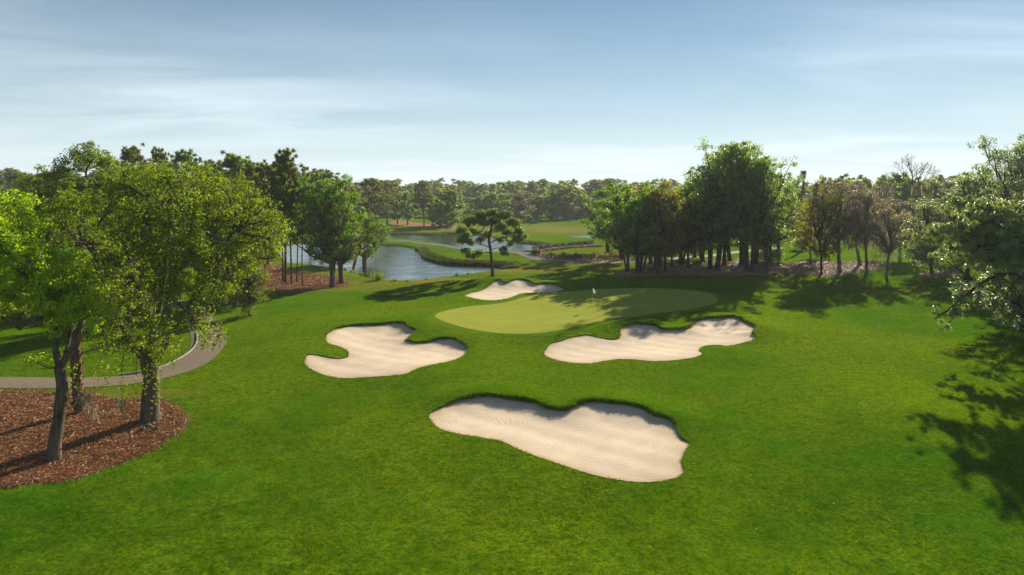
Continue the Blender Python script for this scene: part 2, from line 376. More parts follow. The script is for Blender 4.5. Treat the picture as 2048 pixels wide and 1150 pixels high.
TR = {}   # traced outlines (photograph pixels)
TR['bunker_near'] = [(857,828),(880,812),(905,800),(940,789),(975,785),(1010,789),(1045,793),(1075,798),(1093,808),(1115,813),(1138,811),(1158,800),(1185,795),(1225,798),(1270,805),(1293,812),(1308,822),(1335,830),(1352,845),(1357,862),(1365,875),(1381,884),(1370,900),(1364,918),(1369,940),(1350,956),(1300,964),(1240,960),(1170,945),(1090,918),(1040,900),(1005,883),(950,873),(900,864),(872,852)]
TR['bunker_left'] = z7([(60,390),(75,352),(100,350),(150,358),(200,367),(240,362),(243,345),(220,325),(180,312),(155,303),(150,275),(175,250),(220,232),(300,222),(370,220),(430,213),(480,215),(505,235),(532,245),(520,262),(495,282),(520,297),(560,295),(620,280),(670,277),(710,290),(747,320),(740,340),(715,365),(650,385),(580,398),(530,412),(480,437),(380,445),(230,452),(150,440),(100,420)])
TR['bunker_right'] = z7([(1060,350),(1075,320),(1090,300),(1130,290),(1180,275),(1240,267),(1290,276),(1340,284),(1378,277),(1385,240),(1430,222),(1490,217),(1530,222),(1560,240),(1620,239),(1670,230),(1690,205),(1740,192),(1800,190),(1860,187),(1900,205),(1953,230),(1947,250),(1930,264),(1950,280),(1935,297),(1880,308),(1830,316),(1780,312),(1730,318),(1712,332),(1725,348),(1690,365),(1600,378),(1520,382),(1450,375),(1380,372),(1330,378),(1250,390),(1180,388),(1120,378),(1085,365)])
TR['bunker_back'] = z4([(878,1040),(920,1018),(1000,1000),(1080,970),(1140,935),(1200,920),(1280,915),(1350,918),(1420,935),(1500,945),(1560,955),(1610,970),(1650,988),(1600,1003),(1500,1012),(1400,1018),(1320,1020),(1270,1040),(1200,1062),(1120,1074),(1030,1072),(940,1058)])
TR['green'] = z7([(605,195),(622,180),(680,165),(760,152),(850,144),(920,132),(980,115),(1060,100),(1150,92),(1300,82),(1450,76),(1600,80),(1740,95),(1785,115),(1780,140),(1700,160),(1600,175),(1500,187),(1380,203),(1250,228),(1120,255),(1000,268),(870,265),(780,252),(700,235),(640,215)])
TR['mulch_left'] = [(0,783),(100,786),(180,788),(215,800),(262,800),(310,796),(345,810),(368,833),(370,850),(345,872),(300,902),(250,922),(180,948),(120,962),(50,967),(0,976),(-150,990),(-320,960),(-320,786)]
TR['mulch_pines'] = [(532,521),(548,526),(578,538),(598,547),(645,550),(680,556),(698,568),(680,575),(659,577),(631,581),(590,586),(555,588),(527,587),(495,578),(440,560),(440,530),(490,522)]
TR['mulch_grove'] = [(1233,549),(1266,543),(1302,538),(1324,533),(1374,528),(1429,524),(1456,520),(1492,519),(1537,522),(1578,528),(1600,524),(1620,523),(1689,525),(1731,523),(1766,529),(1783,535),(1766,539),(1738,543),(1689,552),(1654,554),(1626,550),(1585,549),(1540,549),(1500,551),(1420,552),(1350,551),(1290,553),(1250,553)]
TR['mulch_ring'] = [(1837,551),(1852,545),(1877,541),(1905,539),(1928,540),(1925,547),(1900,554),(1870,557),(1849,556)]
TR['mulch_far'] = z4([(330,470),(420,468),(560,485),(700,500),(830,508),(820,535),(700,530),(500,512),(350,497),(300,485)])
TR['mulch_woods'] = [(-80,404),(90,404),(95,418),(88,440),(40,446),(-80,440)]
TR['mulch_roses'] = [(1066,506),(1100,512),(1160,517),(1240,519),(1330,517),(1331,522),(1240,525),(1150,524),(1095,519),(1068,512)]
TR['pond_front'] = [(560,500),(575,525),(611,530),(656,536),(695,543),(731,555),(759,561),(800,564),(831,564),(876,557),(950,548),(1008,541),(1018,537),(974,533),(935,532),(888,529),(862,523),(846,516),(843,508),(830,500),(804,495),(786,493),(700,489),(600,488)]
TR['pond_back'] = [(740,472),(786,477),(817,479),(870,484),(898,490),(924,496),(961,502),(1008,503),(1065,501),(1086,494),(1065,489),(1026,485),(1003,479),(935,469),(909,468),(856,471),(817,469),(789,470)]
TR['pond_right'] = [(1140,472.6),(1165,471),(1200,470.5),(1260,471),(1290,473),(1260,476),(1186,476.5),(1160,475.7)]
BUNK = ['bunker_near', 'bunker_left', 'bunker_right', 'bunker_back']
MULCH = [k for k in TR if k.startswith('mulch')]
PONDS = {'pond_front': -0.50, 'pond_back': -0.28, 'pond_right': -0.25}
BANKW = {'pond_front': 2.2, 'pond_back': 2.5, 'pond_right': 2.5}
PATHS_PX = {'path_left': ([(-420,772),(-200,768),(0,767),(150,768),(250,764),(320,751),(375,733),(408,708),(418,685),(408,655),(385,632),(340,605),(270,585),(180,572),(60,566)], 1.35),
            'path_pond': ([(700,481),(786,482),(830,484.5),(880,490),(921,497),(965,503),(1005,506),(1040,510),(1075,517),(1115,521.5),(1160,524),(1220,526),(1280,525),(1330,522),(1400,514),(1450,508),(1500,502),(1560,497)], 1.45)}
PW = {k: np.array([ground_pt(*p, PONDS.get(k, 0.0)) for p in v]) for k, v in TR.items()}
PL = {k: smooth_closed(v) for k, v in PW.items()}
PATHS = {k: (smooth_open([ground_pt(*p) for p in v], 1.0), wd) for k, (v, wd) in PATHS_PX.items()}

MOUNDS = [(-20, 60, 7, 9, .35), (24, 62, 9, 6, .30), (-7, 48, 6, 4, .35), (12, 52, 7, 3.0, .30), (20, 36, 6, 8, .35),
          (-10, 33, 8, 5, -.2), (40, 80, 14, 8, .4), (-1.5, 92, 8, 3.5, .5), (-30, 75, 10, 8, .25), (60, 110, 30, 14, .8), (-6, 133, 16, 5, .45), (8, 27, 12, 4, -.2)]
def h_base(X, Y):
    h = 0.10 * np.sin(X / 9.0 + 1.1) * np.sin(Y / 11.0 + .4) + 0.07 * np.sin(X / 3.7 + Y / 5.1) * np.cos(Y / 4.3 - X / 7.0) + 0.03 * np.sin(X / 1.9 - Y / 2.7 + 2 * np.sin(X / 8)) * np.sin(Y / 2.1 + X / 4.4) * (1 - sm(-3, 3, -sdf(PL['green'], X, Y)))
    for (a, b, sx, sy, A) in MOUNDS:
        h = h + A * np.exp(-((X - a) / sx) ** 2 - ((Y - b) / sy) ** 2)
    far = sm(150, 400, Y); h = h + far * 0.8 * np.sin(X / 40.0) * np.sin(Y / 60.0 + 1)
    h = h + 0.45 * (1 - sm(-1.0, 5.5, sdf(PL['green'], X, Y)))
    return h
BC = {k: PL[k].mean(0) for k in BUNK}
LIP = {'bunker_near': .42, 'bunker_left': .36, 'bunker_right': .45, 'bunker_back': .35}
def backness(k, X, Y):
    dx = X - BC[k][0]; dy = Y - BC[k][1]; e = PL[k].max(0) - PL[k].min(0)
    return sm(-0.25, 0.55, (dx / e[0]) * 0.7 + (dy / e[1]) * 2.0)
def bump_b(k, X, Y, sd):
    dx = X - BC[k][0]; dy = Y - BC[k][1]; e = PL[k].max(0) - PL[k].min(0)
    v = (dx / e[0]) * 0.7 + (dy / e[1]) * 2.0
    fac = sm(-0.25, 0.55, v)
    return LIP[k] * fac * np.exp(-(np.where(sd > 0, sd / 2.4, sd / 1.2)) ** 2)
def heights(X, Y, full=False):
    h = h_base(X, Y); sds = {}
    for k in BUNK:
        sd = sdf(PL[k], X, Y, 7.0); sds[k] = sd
        h = h + bump_b(k, X, Y, sd)
    for k, wz in PONDS.items():
        sd = sdf(PL[k], X, Y, 9.0); sds[k] = sd
        s = sm(-1.5, BANKW[k], sd) ** 1.0
        out = wz + 0.02 + (h - wz) * np.clip(sm(0.0, BANKW[k], sd), 0, 1)
        h = np.where(sd < 0, np.maximum(wz - 1.2, wz + sd * 0.35), np.where(sd < BANKW[k], out, h))
    return (h, sds) if full else h
# lift the traced points onto the relief they were seen on
for it in range(2):
    for k in TR:
        if k in PONDS: continue
        z = heights(PW[k][:, 0], PW[k][:, 1]) if k not in BUNK else h_base(PW[k][:, 0], PW[k][:, 1]) + bump_b(k, PW[k][:, 0], PW[k][:, 1], np.zeros(len(PW[k])))
        PW[k] = np.array([ground_pt(p[0], p[1], zz) for p, zz in zip(TR[k], z)])
    PL = {k: smooth_closed(v) for k, v in PW.items()}
def H(x, y): return float(heights(np.array([float(x)]), np.array([float(y)]))[0])
def GP(px, py):
    z = 0.0
    for _ in range(4):
        p = ground_pt(px, py, z); z = H(p[0], p[1])
    return np.array([p[0], p[1], z])

# ------------------------------------------------------------------ terrain
def clip_mesh(V, T, S, keep_positive=True):
    """cut triangles T by the zero line of S; returns V, T, attrs' interpolation source"""
    if not keep_positive: S = -S
    pos = S >= 0; c = pos[T].sum(1)
    full = T[c == 3]; newV = [V]; extraT = []; base = len(V); cut_edges = []
    nV = []; cache_n = 0
    for cnt in (1, 2):
        Q = T[c == cnt]
        if not len(Q): continue
        P = pos[Q]; odd = P.argmax(1) if cnt == 1 else (~P).argmax(1)
        r = np.arange(len(Q)); a = Q[r, odd]; b = Q[r, (odd + 1) % 3]; d = Q[r, (odd + 2) % 3]
        def cutp(i, j):
            t = (S[i] / (S[i] - S[j]))[:, None]
            return V[i] + t * (V[j] - V[i])
        ab = cutp(a, b); ad = cutp(a, d)
        ib = base + cache_n + np.arange(len(Q)); idd = ib + len(Q); cache_n += 2 * len(Q)
        nV += [ab, ad]
        if cnt == 1: extraT.append(np.stack([a, ib, idd], 1))
        else: extraT += [np.stack([ib, b, d], 1), np.stack([ib, d, idd], 1)]
        cut_edges.append(np.stack([ib, idd], 1) if cnt == 1 else np.stack([idd, ib], 1))
    V2 = np.vstack([V] + nV) if nV else V
    T2 = np.vstack([full] + extraT) if extraT else full
    return V2, T2, (np.vstack(cut_edges) if cut_edges else np.zeros((0, 2), int))
def compact(V, *Ts):
    used = np.unique(np.concatenate([t.ravel() for t in Ts])); mp = np.full(len(V), -1); mp[used] = np.arange(len(used))
    return V[used], [mp[t] for t in Ts]
def grid_tris(nr, nc, flip=False):
    i = np.arange(nr - 1)[:, None] * nc; j = np.arange(nc - 1)[None]
    a = (i + j).ravel(); b = a + 1; c = a + nc + 1; d = a + nc
    return np.vstack([np.stack([a, b, c], 1), np.stack([a, c, d], 1)])

def blob(X, Y, L):
    v = np.zeros_like(X)
    for (px, py, sx, sy, A) in L:
        c = ground_pt(px, py); v = np.maximum(v, A * np.exp(-((X - c[0]) / sx) ** 2 - ((Y - c[1]) / sy) ** 2))
    return v
def vnoise(x, y, sc, seed=4):
    r = np.random.default_rng(seed).uniform(0, 1, (256, 256)); u = x / sc; v = y / sc
    i = np.floor(u).astype(int); j = np.floor(v).astype(int); f = u - i; g = v - j; f = f * f * (3 - 2 * f); g = g * g * (3 - 2 * g)
    a = r[i % 256, j % 256]; b = r[(i + 1) % 256, j % 256]; c = r[i % 256, (j + 1) % 256]; d = r[(i + 1) % 256, (j + 1) % 256]
    return (a * (1 - f) + b * f) * (1 - g) + (c * (1 - f) + d * f) * g
def build_lawn():
    ang = np.concatenate([np.arange(-180, -44, 4.0), np.arange(-44, 44.01, 0.24), np.arange(48, 181, 4.0)])
    ang = np.radians(ang)
    r = [3.0]
    while r[-1] < 19: r.append(r[-1] * 1.12)
    while r[-1] < 130: r.append(r[-1] * 1.0068)
    while r[-1] < 320: r.append(r[-1] * 1.011)
    while r[-1] < 4200: r.append(r[-1] * 1.06)
    r = np.array(r)
    R, A = np.meshgrid(r, ang, indexing='ij')
    X = (R * np.sin(A)); Y = (R * np.cos(A))
    xy = np.stack([X.ravel(), Y.ravel()], 1)
    T = grid_tris(len(r), len(ang))[:, ::-1]
    V = xy; edges = []
    for k in BUNK:
        S = sdf(PL[k], V[:, 0], V[:, 1], 3.0)
        # slightly frayed grass edge
        S = S + 0.035 * np.sin(V[:, 0] * 9 + V[:, 1] * 4) * np.sin(V[:, 1] * 11 - V[:, 0] * 3)
        V, T, ce = clip_mesh(V, T, S)
        edges.append(ce)
    E = np.vstack(edges)
    V, (T, E) = compact(V, T, E)
    z, sds = heights(V[:, 0], V[:, 1], True)
    V3 = np.column_stack([V, z])
    # turf face hanging down at the cut
    n0 = len(V3)
    lo = V3.copy(); lo[:, 2] -= 0.60
    u = np.unique(E); mp = np.full(len(V3), -1); mp[u] = np.arange(len(u)) + n0
    V4 = np.vstack([V3, lo[u]])
    skirt = np.stack([E[:, 0], E[:, 1], mp[E[:, 1]], mp[E[:, 0]]], 1)
    x, y = V4[:, 0], V4[:, 1]
    mnb = np.full(len(V4), 99.0)
    for k in BUNK: mnb = np.minimum(mnb, sdf(PL[k], x, y, 7.0))
    dry = blob(x, y, [(880,562,9,3.5,.55),(1010,540,10,6,.55),(1100,535,16,6,.45),(1250,545,8,3,.55),(1120,458,40,25,.55),(1000,455,25,12,.5),(700,575,7,3,.35),
                      (760,565,6,3,.5),(200,795,3,1.2,.5),(330,790,2.0,.8,.4),(660,540,7,6,.4),(1230,505,14,8,.28),(1180,462,30,20,.4)])
    bk = np.zeros(len(V4))
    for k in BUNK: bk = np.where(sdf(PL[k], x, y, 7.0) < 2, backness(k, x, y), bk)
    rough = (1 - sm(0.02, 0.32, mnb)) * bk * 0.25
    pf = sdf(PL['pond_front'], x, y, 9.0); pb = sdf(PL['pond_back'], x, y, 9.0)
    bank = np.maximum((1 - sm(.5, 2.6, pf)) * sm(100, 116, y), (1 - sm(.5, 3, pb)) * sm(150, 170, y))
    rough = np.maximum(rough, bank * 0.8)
    dist = np.hypot(x, y)
    inview = (np.abs(np.arctan2(x, y)) < radians(41)) & (y > 17)
    dens = np.where(inview, np.interp(dist, [17, 30, 50, 80, 110, 111], [70, 70, 38, 14, 5, 0]), 0.0)
    for k in ['green'] + MULCH:
        dens = np.where(sdf(PL[k], x, y, 2.0) < (1.1 if k == 'green' else 0.03), 0, dens)
    for k, (P, wd) in PATHS.items():
        dens = np.where(polydist(P, x, y, 3.0) < wd + .05, 0, dens)
    dens = np.where((pf < 0.3), 0, dens)
    dens = dens * (1 + 0.8 * bk * (1 - sm(0.1, 0.4, mnb)) * (dens > 0)); dens[len(V3):] *= 0.3
    hgt = 0.8 + 0.4 * bk * (1 - sm(0.05, 0.35, mnb)) + np.interp(dist, [20, 60, 110], [0, 0.2, 0.7])
    # shorter mown apron round the green
    ap = sdf(PL['green'], x, y, 5.0); hgt = np.where(ap < 1.5, hgt * 0.6, hgt)
    vn = vnoise(x, y, .55) * .5 + vnoise(x, y, 1.7) * .5
    hgt = hgt * (0.65 + 0.7 * vn); dens = dens * (0.35 + 1.3 * vnoise(x + 31, y, .9))
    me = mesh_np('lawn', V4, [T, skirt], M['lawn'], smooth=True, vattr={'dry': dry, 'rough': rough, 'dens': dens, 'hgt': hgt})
    link('lawn', me, kind='structure', label='rolling mown green fairway grass around the bunkers and ponds')
    return me
lawn_me = build_lawn()

def sheet(name, poly, res, zoff, mat, label, edge=0.0, noise=0.0, thing=False, attrs=None, zfun=None, **props):
    lo = poly.min(0) - 0.5; hi = poly.max(0) + 0.5
    xs = np.arange(lo[0], hi[0] + res, res); ys = np.arange(lo[1], hi[1] + res, res)
    Y, X = np.meshgrid(ys, xs, indexing='ij')
    V = np.stack([X.ravel(), Y.ravel()], 1); T = grid_tris(len(ys), len(xs))
    S = sdf(poly, V[:, 0], V[:, 1], 2.0) - edge
    if noise: S = S + noise * (np.sin(V[:, 0] * 3.1 + V[:, 1] * 1.3) * np.sin(V[:, 1] * 2.7 - V[:, 0] * .9) + .5 * np.sin(V[:, 0] * 9 + V[:, 1] * 5))
    V, T, ce = clip_mesh(V, T, S, False)
    V, (T, ce) = compact(V, T, ce)
    z = zfun(V[:, 0], V[:, 1]) if zfun else heights(V[:, 0], V[:, 1]) + zoff
    va = attrs(V[:, 0], V[:, 1]) if attrs else None
    me = mesh_np(name, np.column_stack([V, z]), [T], mat, smooth=True, vattr=va)
    return link(name, me, kind='structure', label=label, **props)
def sand_z(k):
    def f(X, Y):
        sd = sdf(PL[k], X, Y, 7.0)
        h = h_base(X, Y) + 0.55 * bump_b(k, X, Y, sd)
        return h - 0.08 - 0.08 * (1 - sm(-3.2, 0.0, sd)) * 1.0 + 0.02 * np.sin(X * 2.1 + Y) * np.sin(Y * 1.7)
    return f
SANDLAB = {'bunker_near': 'largest kidney shaped sand bunker nearest the camera', 'bunker_left': 'clover shaped sand bunker left of the green',
           'bunker_right': 'long scalloped sand bunker on the right of the green', 'bunker_back': 'small sand bunker behind the green by the pond'}
RC = {'bunker_near': [(960,835,1.0,.7),(1200,880,1.0,.8)], 'bunker_left': [(700,738,1.0,.8),(790,680,1,1)], 'bunker_right': [(1200,700,1,1),(1380,665,1.3,.8)], 'bunker_back': [(1010,585,1,1)]}
for k in BUNK:
    def at(X, Y, k=k):
        ds = []
        for (px, py, a, b) in RC[k]:
            c = ground_pt(px, py); ds.append(np.hypot((X - c[0]) / 1.5, (Y - c[1])))
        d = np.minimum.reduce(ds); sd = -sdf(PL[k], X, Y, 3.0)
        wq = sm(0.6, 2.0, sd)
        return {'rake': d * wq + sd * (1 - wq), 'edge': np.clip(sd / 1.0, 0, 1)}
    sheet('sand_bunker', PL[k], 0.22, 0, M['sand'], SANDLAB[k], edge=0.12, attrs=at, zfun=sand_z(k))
M['collar'] = mat_plain('collar_turf', (0.085, 0.165, 0.006), (0.12, 0.195, 0.010), 1.5, 0.85, 0.02, 0.0)
sheet('green_collar', PL['green'], 0.5, 0.015, M['collar'], 'narrow mown collar round the putting green', edge=1.1)
sheet('putting_green', PL['green'], 0.5, 0.03, M['green'], 'smooth pale putting green with a checkered flag')
ML = {'mulch_left': ('mulch', 'red brown pine straw bed under the left trees'), 'mulch_pines': ('mulch', 'brown pine straw bed under the pines by the pond'),
      'mulch_grove': ('chips', 'long pale wood chip bed under the right grove'), 'mulch_ring': ('chips', 'small round wood chip bed at the far right'),
      'mulch_far': ('mulch', 'reddish straw bank under the trees across the pond'), 'mulch_woods': ('mulch', 'reddish straw floor of the woods at far left'),
      'mulch_roses': ('chips', 'mulched border strip along the curved cart path')}
for k in MULCH:
    a = PL[k]; res = max(0.25, min(3.0, (a.max(0) - a.min(0)).max() / 150))
    sheet('mulch_bed', PL[k], res, 0.045, M[ML[k][0]], ML[k][1], noise=0.12)
# ponds
for k, wz in PONDS.items():
    lo = PL[k].min(0) - 2; hi = PL[k].max(0) + 2
    V = [(lo[0], lo[1], wz), (hi[0], lo[1], wz), (hi[0], hi[1], wz), (lo[0], hi[1], wz)]
    if k == 'pond_front':
        pass
    P = smooth_closed(PW[k]); c = P.mean(0); S = sdf
    # water sheet slightly larger than the shoreline so that the bank cuts it
    xs = np.arange(lo[0], hi[0] + 1, 1.5); ys = np.arange(lo[1], hi[1] + 1, 1.5)
    Yg, Xg = np.meshgrid(ys, xs, indexing='ij'); VV = np.stack([Xg.ravel(), Yg.ravel()], 1)
    T = grid_tris(len(ys), len(xs)); Sd = sdf(PL[k], VV[:, 0], VV[:, 1], 3.0) - 0.6
    VV, T, _ = clip_mesh(VV, T, Sd, False); VV, (T,) = compact(VV, T)
    link('pond_water', mesh_np('pond_water', np.column_stack([VV, np.full(len(VV), wz + .04)]), [T], M['water'], smooth=True), kind='structure',
         label={'pond_front': 'nearer pond of rippled grey blue water left of centre', 'pond_back': 'second pond beyond the cart path', 'pond_right': 'small bright pond partly hidden by the grove'}[k])
# cart paths
def ribbon(name, P, offs, zoffs, mat, **props):
    T = norm(np.gradient(P, axis=0)); N = np.stack([-T[:, 1], T[:, 0]], 1)
    rows = []
    hz = heights(P[:, 0], P[:, 1])
    for o, zo in zip(offs, zoffs):
        Q = P + N * o; z = heights(Q[:, 0], Q[:, 1]) + zo
        rows.append(np.column_stack([Q, z]))
    n, m = len(P), len(offs)
    V = np.stack(rows, 1).reshape(-1, 3)
    i = np.arange(n - 1)[:, None] * m; j = np.arange(m - 1)[None]
    Fq = np.stack([i + j, i + m + j, i + m + j + 1, i + j + 1], -1).reshape(-1, 4)
    return link(name, mesh_np(name, V, [Fq], mat, smooth=False), **props)
P, wd = PATHS['path_left']
ribbon('cart_path', P, [-wd, -wd * .5, 0, wd * .5, wd], [.03, .045, .05, .045, .03], M['path'], kind='structure', label='curving tan cart path behind the left trees')
kp = smooth_open([ground_pt(*p) for p in [(238,753),(285,747),(330,735),(368,717),(388,700),(394,685),(393,668)]], 0.5)
ribbon('path_kerb', kp, [-.07, -.069, .07, .071], [-.05, .11, .11, -.05], M['kerb'], kind='structure', label='low pale concrete kerb on the inside of the path bend')
P, wd = PATHS['path_pond']
ribbon('cart_path', P, [-wd, -wd * .5, 0, wd * .5, wd], [.04, .055, .06, .055, .04], M['path_grey'], kind='structure', label='grey cart path winding between the ponds and the grove')
kp = smooth_open([ground_pt(*p) for p in [(1065,500),(1052,503),(1046,507),(1052,512),(1066,516),(1085,519),(1115,521)]], 0.5)
ribbon('path_kerb', kp, [-.07, -.069, .07, .071], [-.05, .11, .11, -.05], M['kerb'], kind='structure', label='white curved kerb round the tip of the flower bed')
kp = smooth_open([ground_pt(*p) for p in [(1115,518.5),(1160,520.5),(1220,522),(1280,521),(1335,518.5)]], 1.0)
ribbon('path_kerb', kp, [-.12, -.119, .12, .121], [-.05, .13, .13, -.05], M['kerb'], kind='structure', label='dark low kerb between cart path and shrub border')

# ------------------------------------------------------------------ scattered turf, straw
def scatter(name, base_me, srcs, dens_attr, label, scale_attr='hgt', smin=.7, smax=1.3, tilt=.25, mult=1.0, seed=3):
    coll = bpy.data.collections.new(name + '_tufts')
    for me in srcs: coll.objects.link(bpy.data.objects.new('tuft', me))
    ng = bpy.data.node_groups.new(name, 'GeometryNodeTree')
    ng.interface.new_socket('Geometry', in_out='INPUT', socket_type='NodeSocketGeometry')
    ng.interface.new_socket('Geometry', in_out='OUTPUT', socket_type='NodeSocketGeometry')
    N = ng.nodes.new; L = ng.links.new
    gi = N('NodeGroupInput'); go = N('NodeGroupOutput')
    dp = N('GeometryNodeDistributePointsOnFaces'); dp.inputs['Seed'].default_value = seed
    da = N('GeometryNodeInputNamedAttribute'); da.data_type = 'FLOAT'; da.inputs['Name'].default_value = dens_attr
    mu = N('ShaderNodeMath'); mu.operation = 'MULTIPLY'; mu.inputs[1].default_value = mult
    L(da.outputs['Attribute'], mu.inputs[0]); L(mu.outputs[0], dp.inputs['Density'])
    L(gi.outputs[0], dp.inputs['Mesh'])
    ip = N('GeometryNodeInstanceOnPoints'); ci = N('GeometryNodeCollectionInfo'); ci.inputs['Collection'].default_value = coll
    ci.inputs['Separate Children'].default_value = True; ci.inputs['Reset Children'].default_value = True
    L(dp.outputs['Points'], ip.inputs['Points']); L(ci.outputs[0], ip.inputs['Instance'])
    ip.inputs['Pick Instance'].default_value = True
    rv = N('FunctionNodeRandomValue'); rv.data_type = 'FLOAT_VECTOR'
    rv.inputs[0].default_value = (-tilt, -tilt, 0); rv.inputs[1].default_value = (tilt, tilt, 6.283)
    L(rv.outputs[0], ip.inputs['Rotation'])
    rs = N('FunctionNodeRandomValue'); rs.data_type = 'FLOAT'
    rs.inputs[2].default_value = smin; rs.inputs[3].default_value = smax
    sa = N('GeometryNodeInputNamedAttribute'); sa.data_type = 'FLOAT'; sa.inputs['Name'].default_value = scale_attr
    m2 = N('ShaderNodeMath'); m2.operation = 'MULTIPLY'; L(rs.outputs[1], m2.inputs[0])
    if scale_attr: L(sa.outputs['Attribute'], m2.inputs[1])
    else: m2.inputs[1].default_value = 1.0
    L(m2.outputs[0], ip.inputs['Scale']); L(ip.outputs[0], go.inputs[0])
    o = link(name, base_me, kind='stuff', label=label)
    md = o.modifiers.new('scatter', 'NODES'); md.node_group = ng
    return o
def tuft_mesh(seed, n=26, rad=.15, h=.042, wdt=.008):
    rng = np.random.default_rng(seed)
    a = rng.uniform(0, 2 * pi, n); r = rad * np.sqrt(rng.uniform(0, 1, n)); b = np.stack([r * np.cos(a), r * np.sin(a), np.zeros(n)], 1)
    d = rng.uniform(0, 2 * pi, n); side = np.stack([np.cos(d), np.sin(d), np.zeros(n)], 1) * wdt
    ln = rng.normal(size=(n, 3)) * h * .45; ln[:, 2] = h * rng.uniform(.6, 1.3, n)
    V = np.stack([b - side, b + side, b + ln], 1).reshape(-1, 3)
    return mesh_np('tuft', V, [np.arange(3 * n).reshape(n, 3)], M['grassblade'], rnd=rng.uniform(0, 1, n))
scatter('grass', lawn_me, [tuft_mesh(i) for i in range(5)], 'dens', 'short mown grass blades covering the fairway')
def chip_mesh(seed, mat, n=14, rad=.3, l=.07, wdt=.008):
    rng = np.random.default_rng(seed)
    c = np.stack([rng.normal(0, rad / 2, n), rng.normal(0, rad / 2, n), rng.uniform(.0, .04, n)], 1)
    d = rng.normal(size=(n, 3)); d[:, 2] *= .25; d = norm(d) * l * rng.uniform(.5, 1.4, n)[:, None]
    s = norm(np.cross(d, rng.normal(size=(n, 3)))) * wdt
    V = np.stack([c - d - s, c - d + s, c + d + s, c + d - s], 1).reshape(-1, 3)
    return mesh_np('straw', V, [np.arange(4 * n).reshape(n, 4)], mat, rnd=rng.uniform(0, 1, n))
M['straw'] = mat_leaf('pine_straw', [(0.12, 0.0456, 0.0168), (0.276, 0.12, 0.0504), (0.54, 0.288, 0.144)], 0.1, tcol=(1, 1, 1))
M['chip'] = mat_leaf('chips', [(0.14, 0.09, 0.06), (0.30, 0.21, 0.15), (0.55, 0.45, 0.36)], 0.05, tcol=(1, 1, 1))
for o in [o for o in COL.objects if o.name.startswith('mulch_bed')]:
    me = o.data; n = len(me.vertices); co = np.empty(n * 3, np.float32); me.vertices.foreach_get('co', co); co = co.reshape(-1, 3)
    dist = np.hypot(co[:, 0], co[:, 1])
    if dist.min() > 130: continue
    a = me.attributes.new('dens', 'FLOAT', 'POINT'); a.data.foreach_set('value', np.interp(dist, [25, 50, 100, 120], [40, 26, 7, 5]).astype(np.float32))
    a = me.attributes.new('hgt', 'FLOAT', 'POINT'); a.data.foreach_set('value', np.interp(dist, [25, 60, 110], [1, 1.2, 1.8]).astype(np.float32))
    red = 'straw' in o['label']
    scatter('pine_straw' if red else 'wood_chips', me, [chip_mesh(40 + i, M['straw' if red else 'chip']) for i in range(4)], 'dens',
            ('loose straw lying on the ' if red else 'loose chips lying on the ') + ('left bed' if co[:, 0].mean() < -12 and dist.min() < 50 else 'pine bed' if red else 'grove bed' if n > 3000 else 'round bed'))
#@@TREES
# ------------------------------------------------------------------ trees
ORD = ['first','second','third','fourth','fifth','sixth','seventh','eighth','ninth','tenth','eleventh','twelfth','thirteenth','fourteenth','fifteenth','sixteenth','seventeenth','eighteenth','nineteenth','twentieth',
       'twenty first','twenty second','twenty third','twenty fourth','twenty fifth','twenty sixth','twenty seventh','twenty eighth']
def crown_lobes(H, R, base, rng, n, flat=0.75, jitter=0.35):
    """lobes spread over an egg-shaped crown between heights base and H"""
    L = []; hz = H - base; off = rng.uniform(0, 6.28); k1, k2 = rng.uniform(0, 6.28, 2)
    for i in range(n):
        u = (i + .5) / n; ph = i * 2.399963 + off + rng.uniform(-.25, .25)
        env = R * (0.80 + 0.17 * sin(2 * ph + k1) + 0.16 * sin(3 * ph + 7 * u + k2)) * math.sqrt(max(.05, 1 - ((u - .48) / .60) ** 2)) * rng.uniform(.85, 1.12)
        z1 = base + hz * (.10 + .86 * u) * rng.uniform(.93, 1.04)
        if rng.uniform() < .22: z1 += hz * .05
        z0 = z1 - env * .35 - hz * .10
        for f in (.38, .70, 1.0):
            r = R * rng.uniform(.15, .25) * (1.1 - .25 * f)
            x = env * f * cos(ph + .25 * (f - .5)); y = env * f * sin(ph + .25 * (f - .5)); z = z0 + (z1 - z0) * f + rng.normal(0, .10) * r
            if rng.uniform() < .9: L.append((x, y, min(z, H - r * .6), r, r, r * flat))
    L.append((R * .05, 0, H - R * .30, R * .24, R * .24, R * .2))
    return L
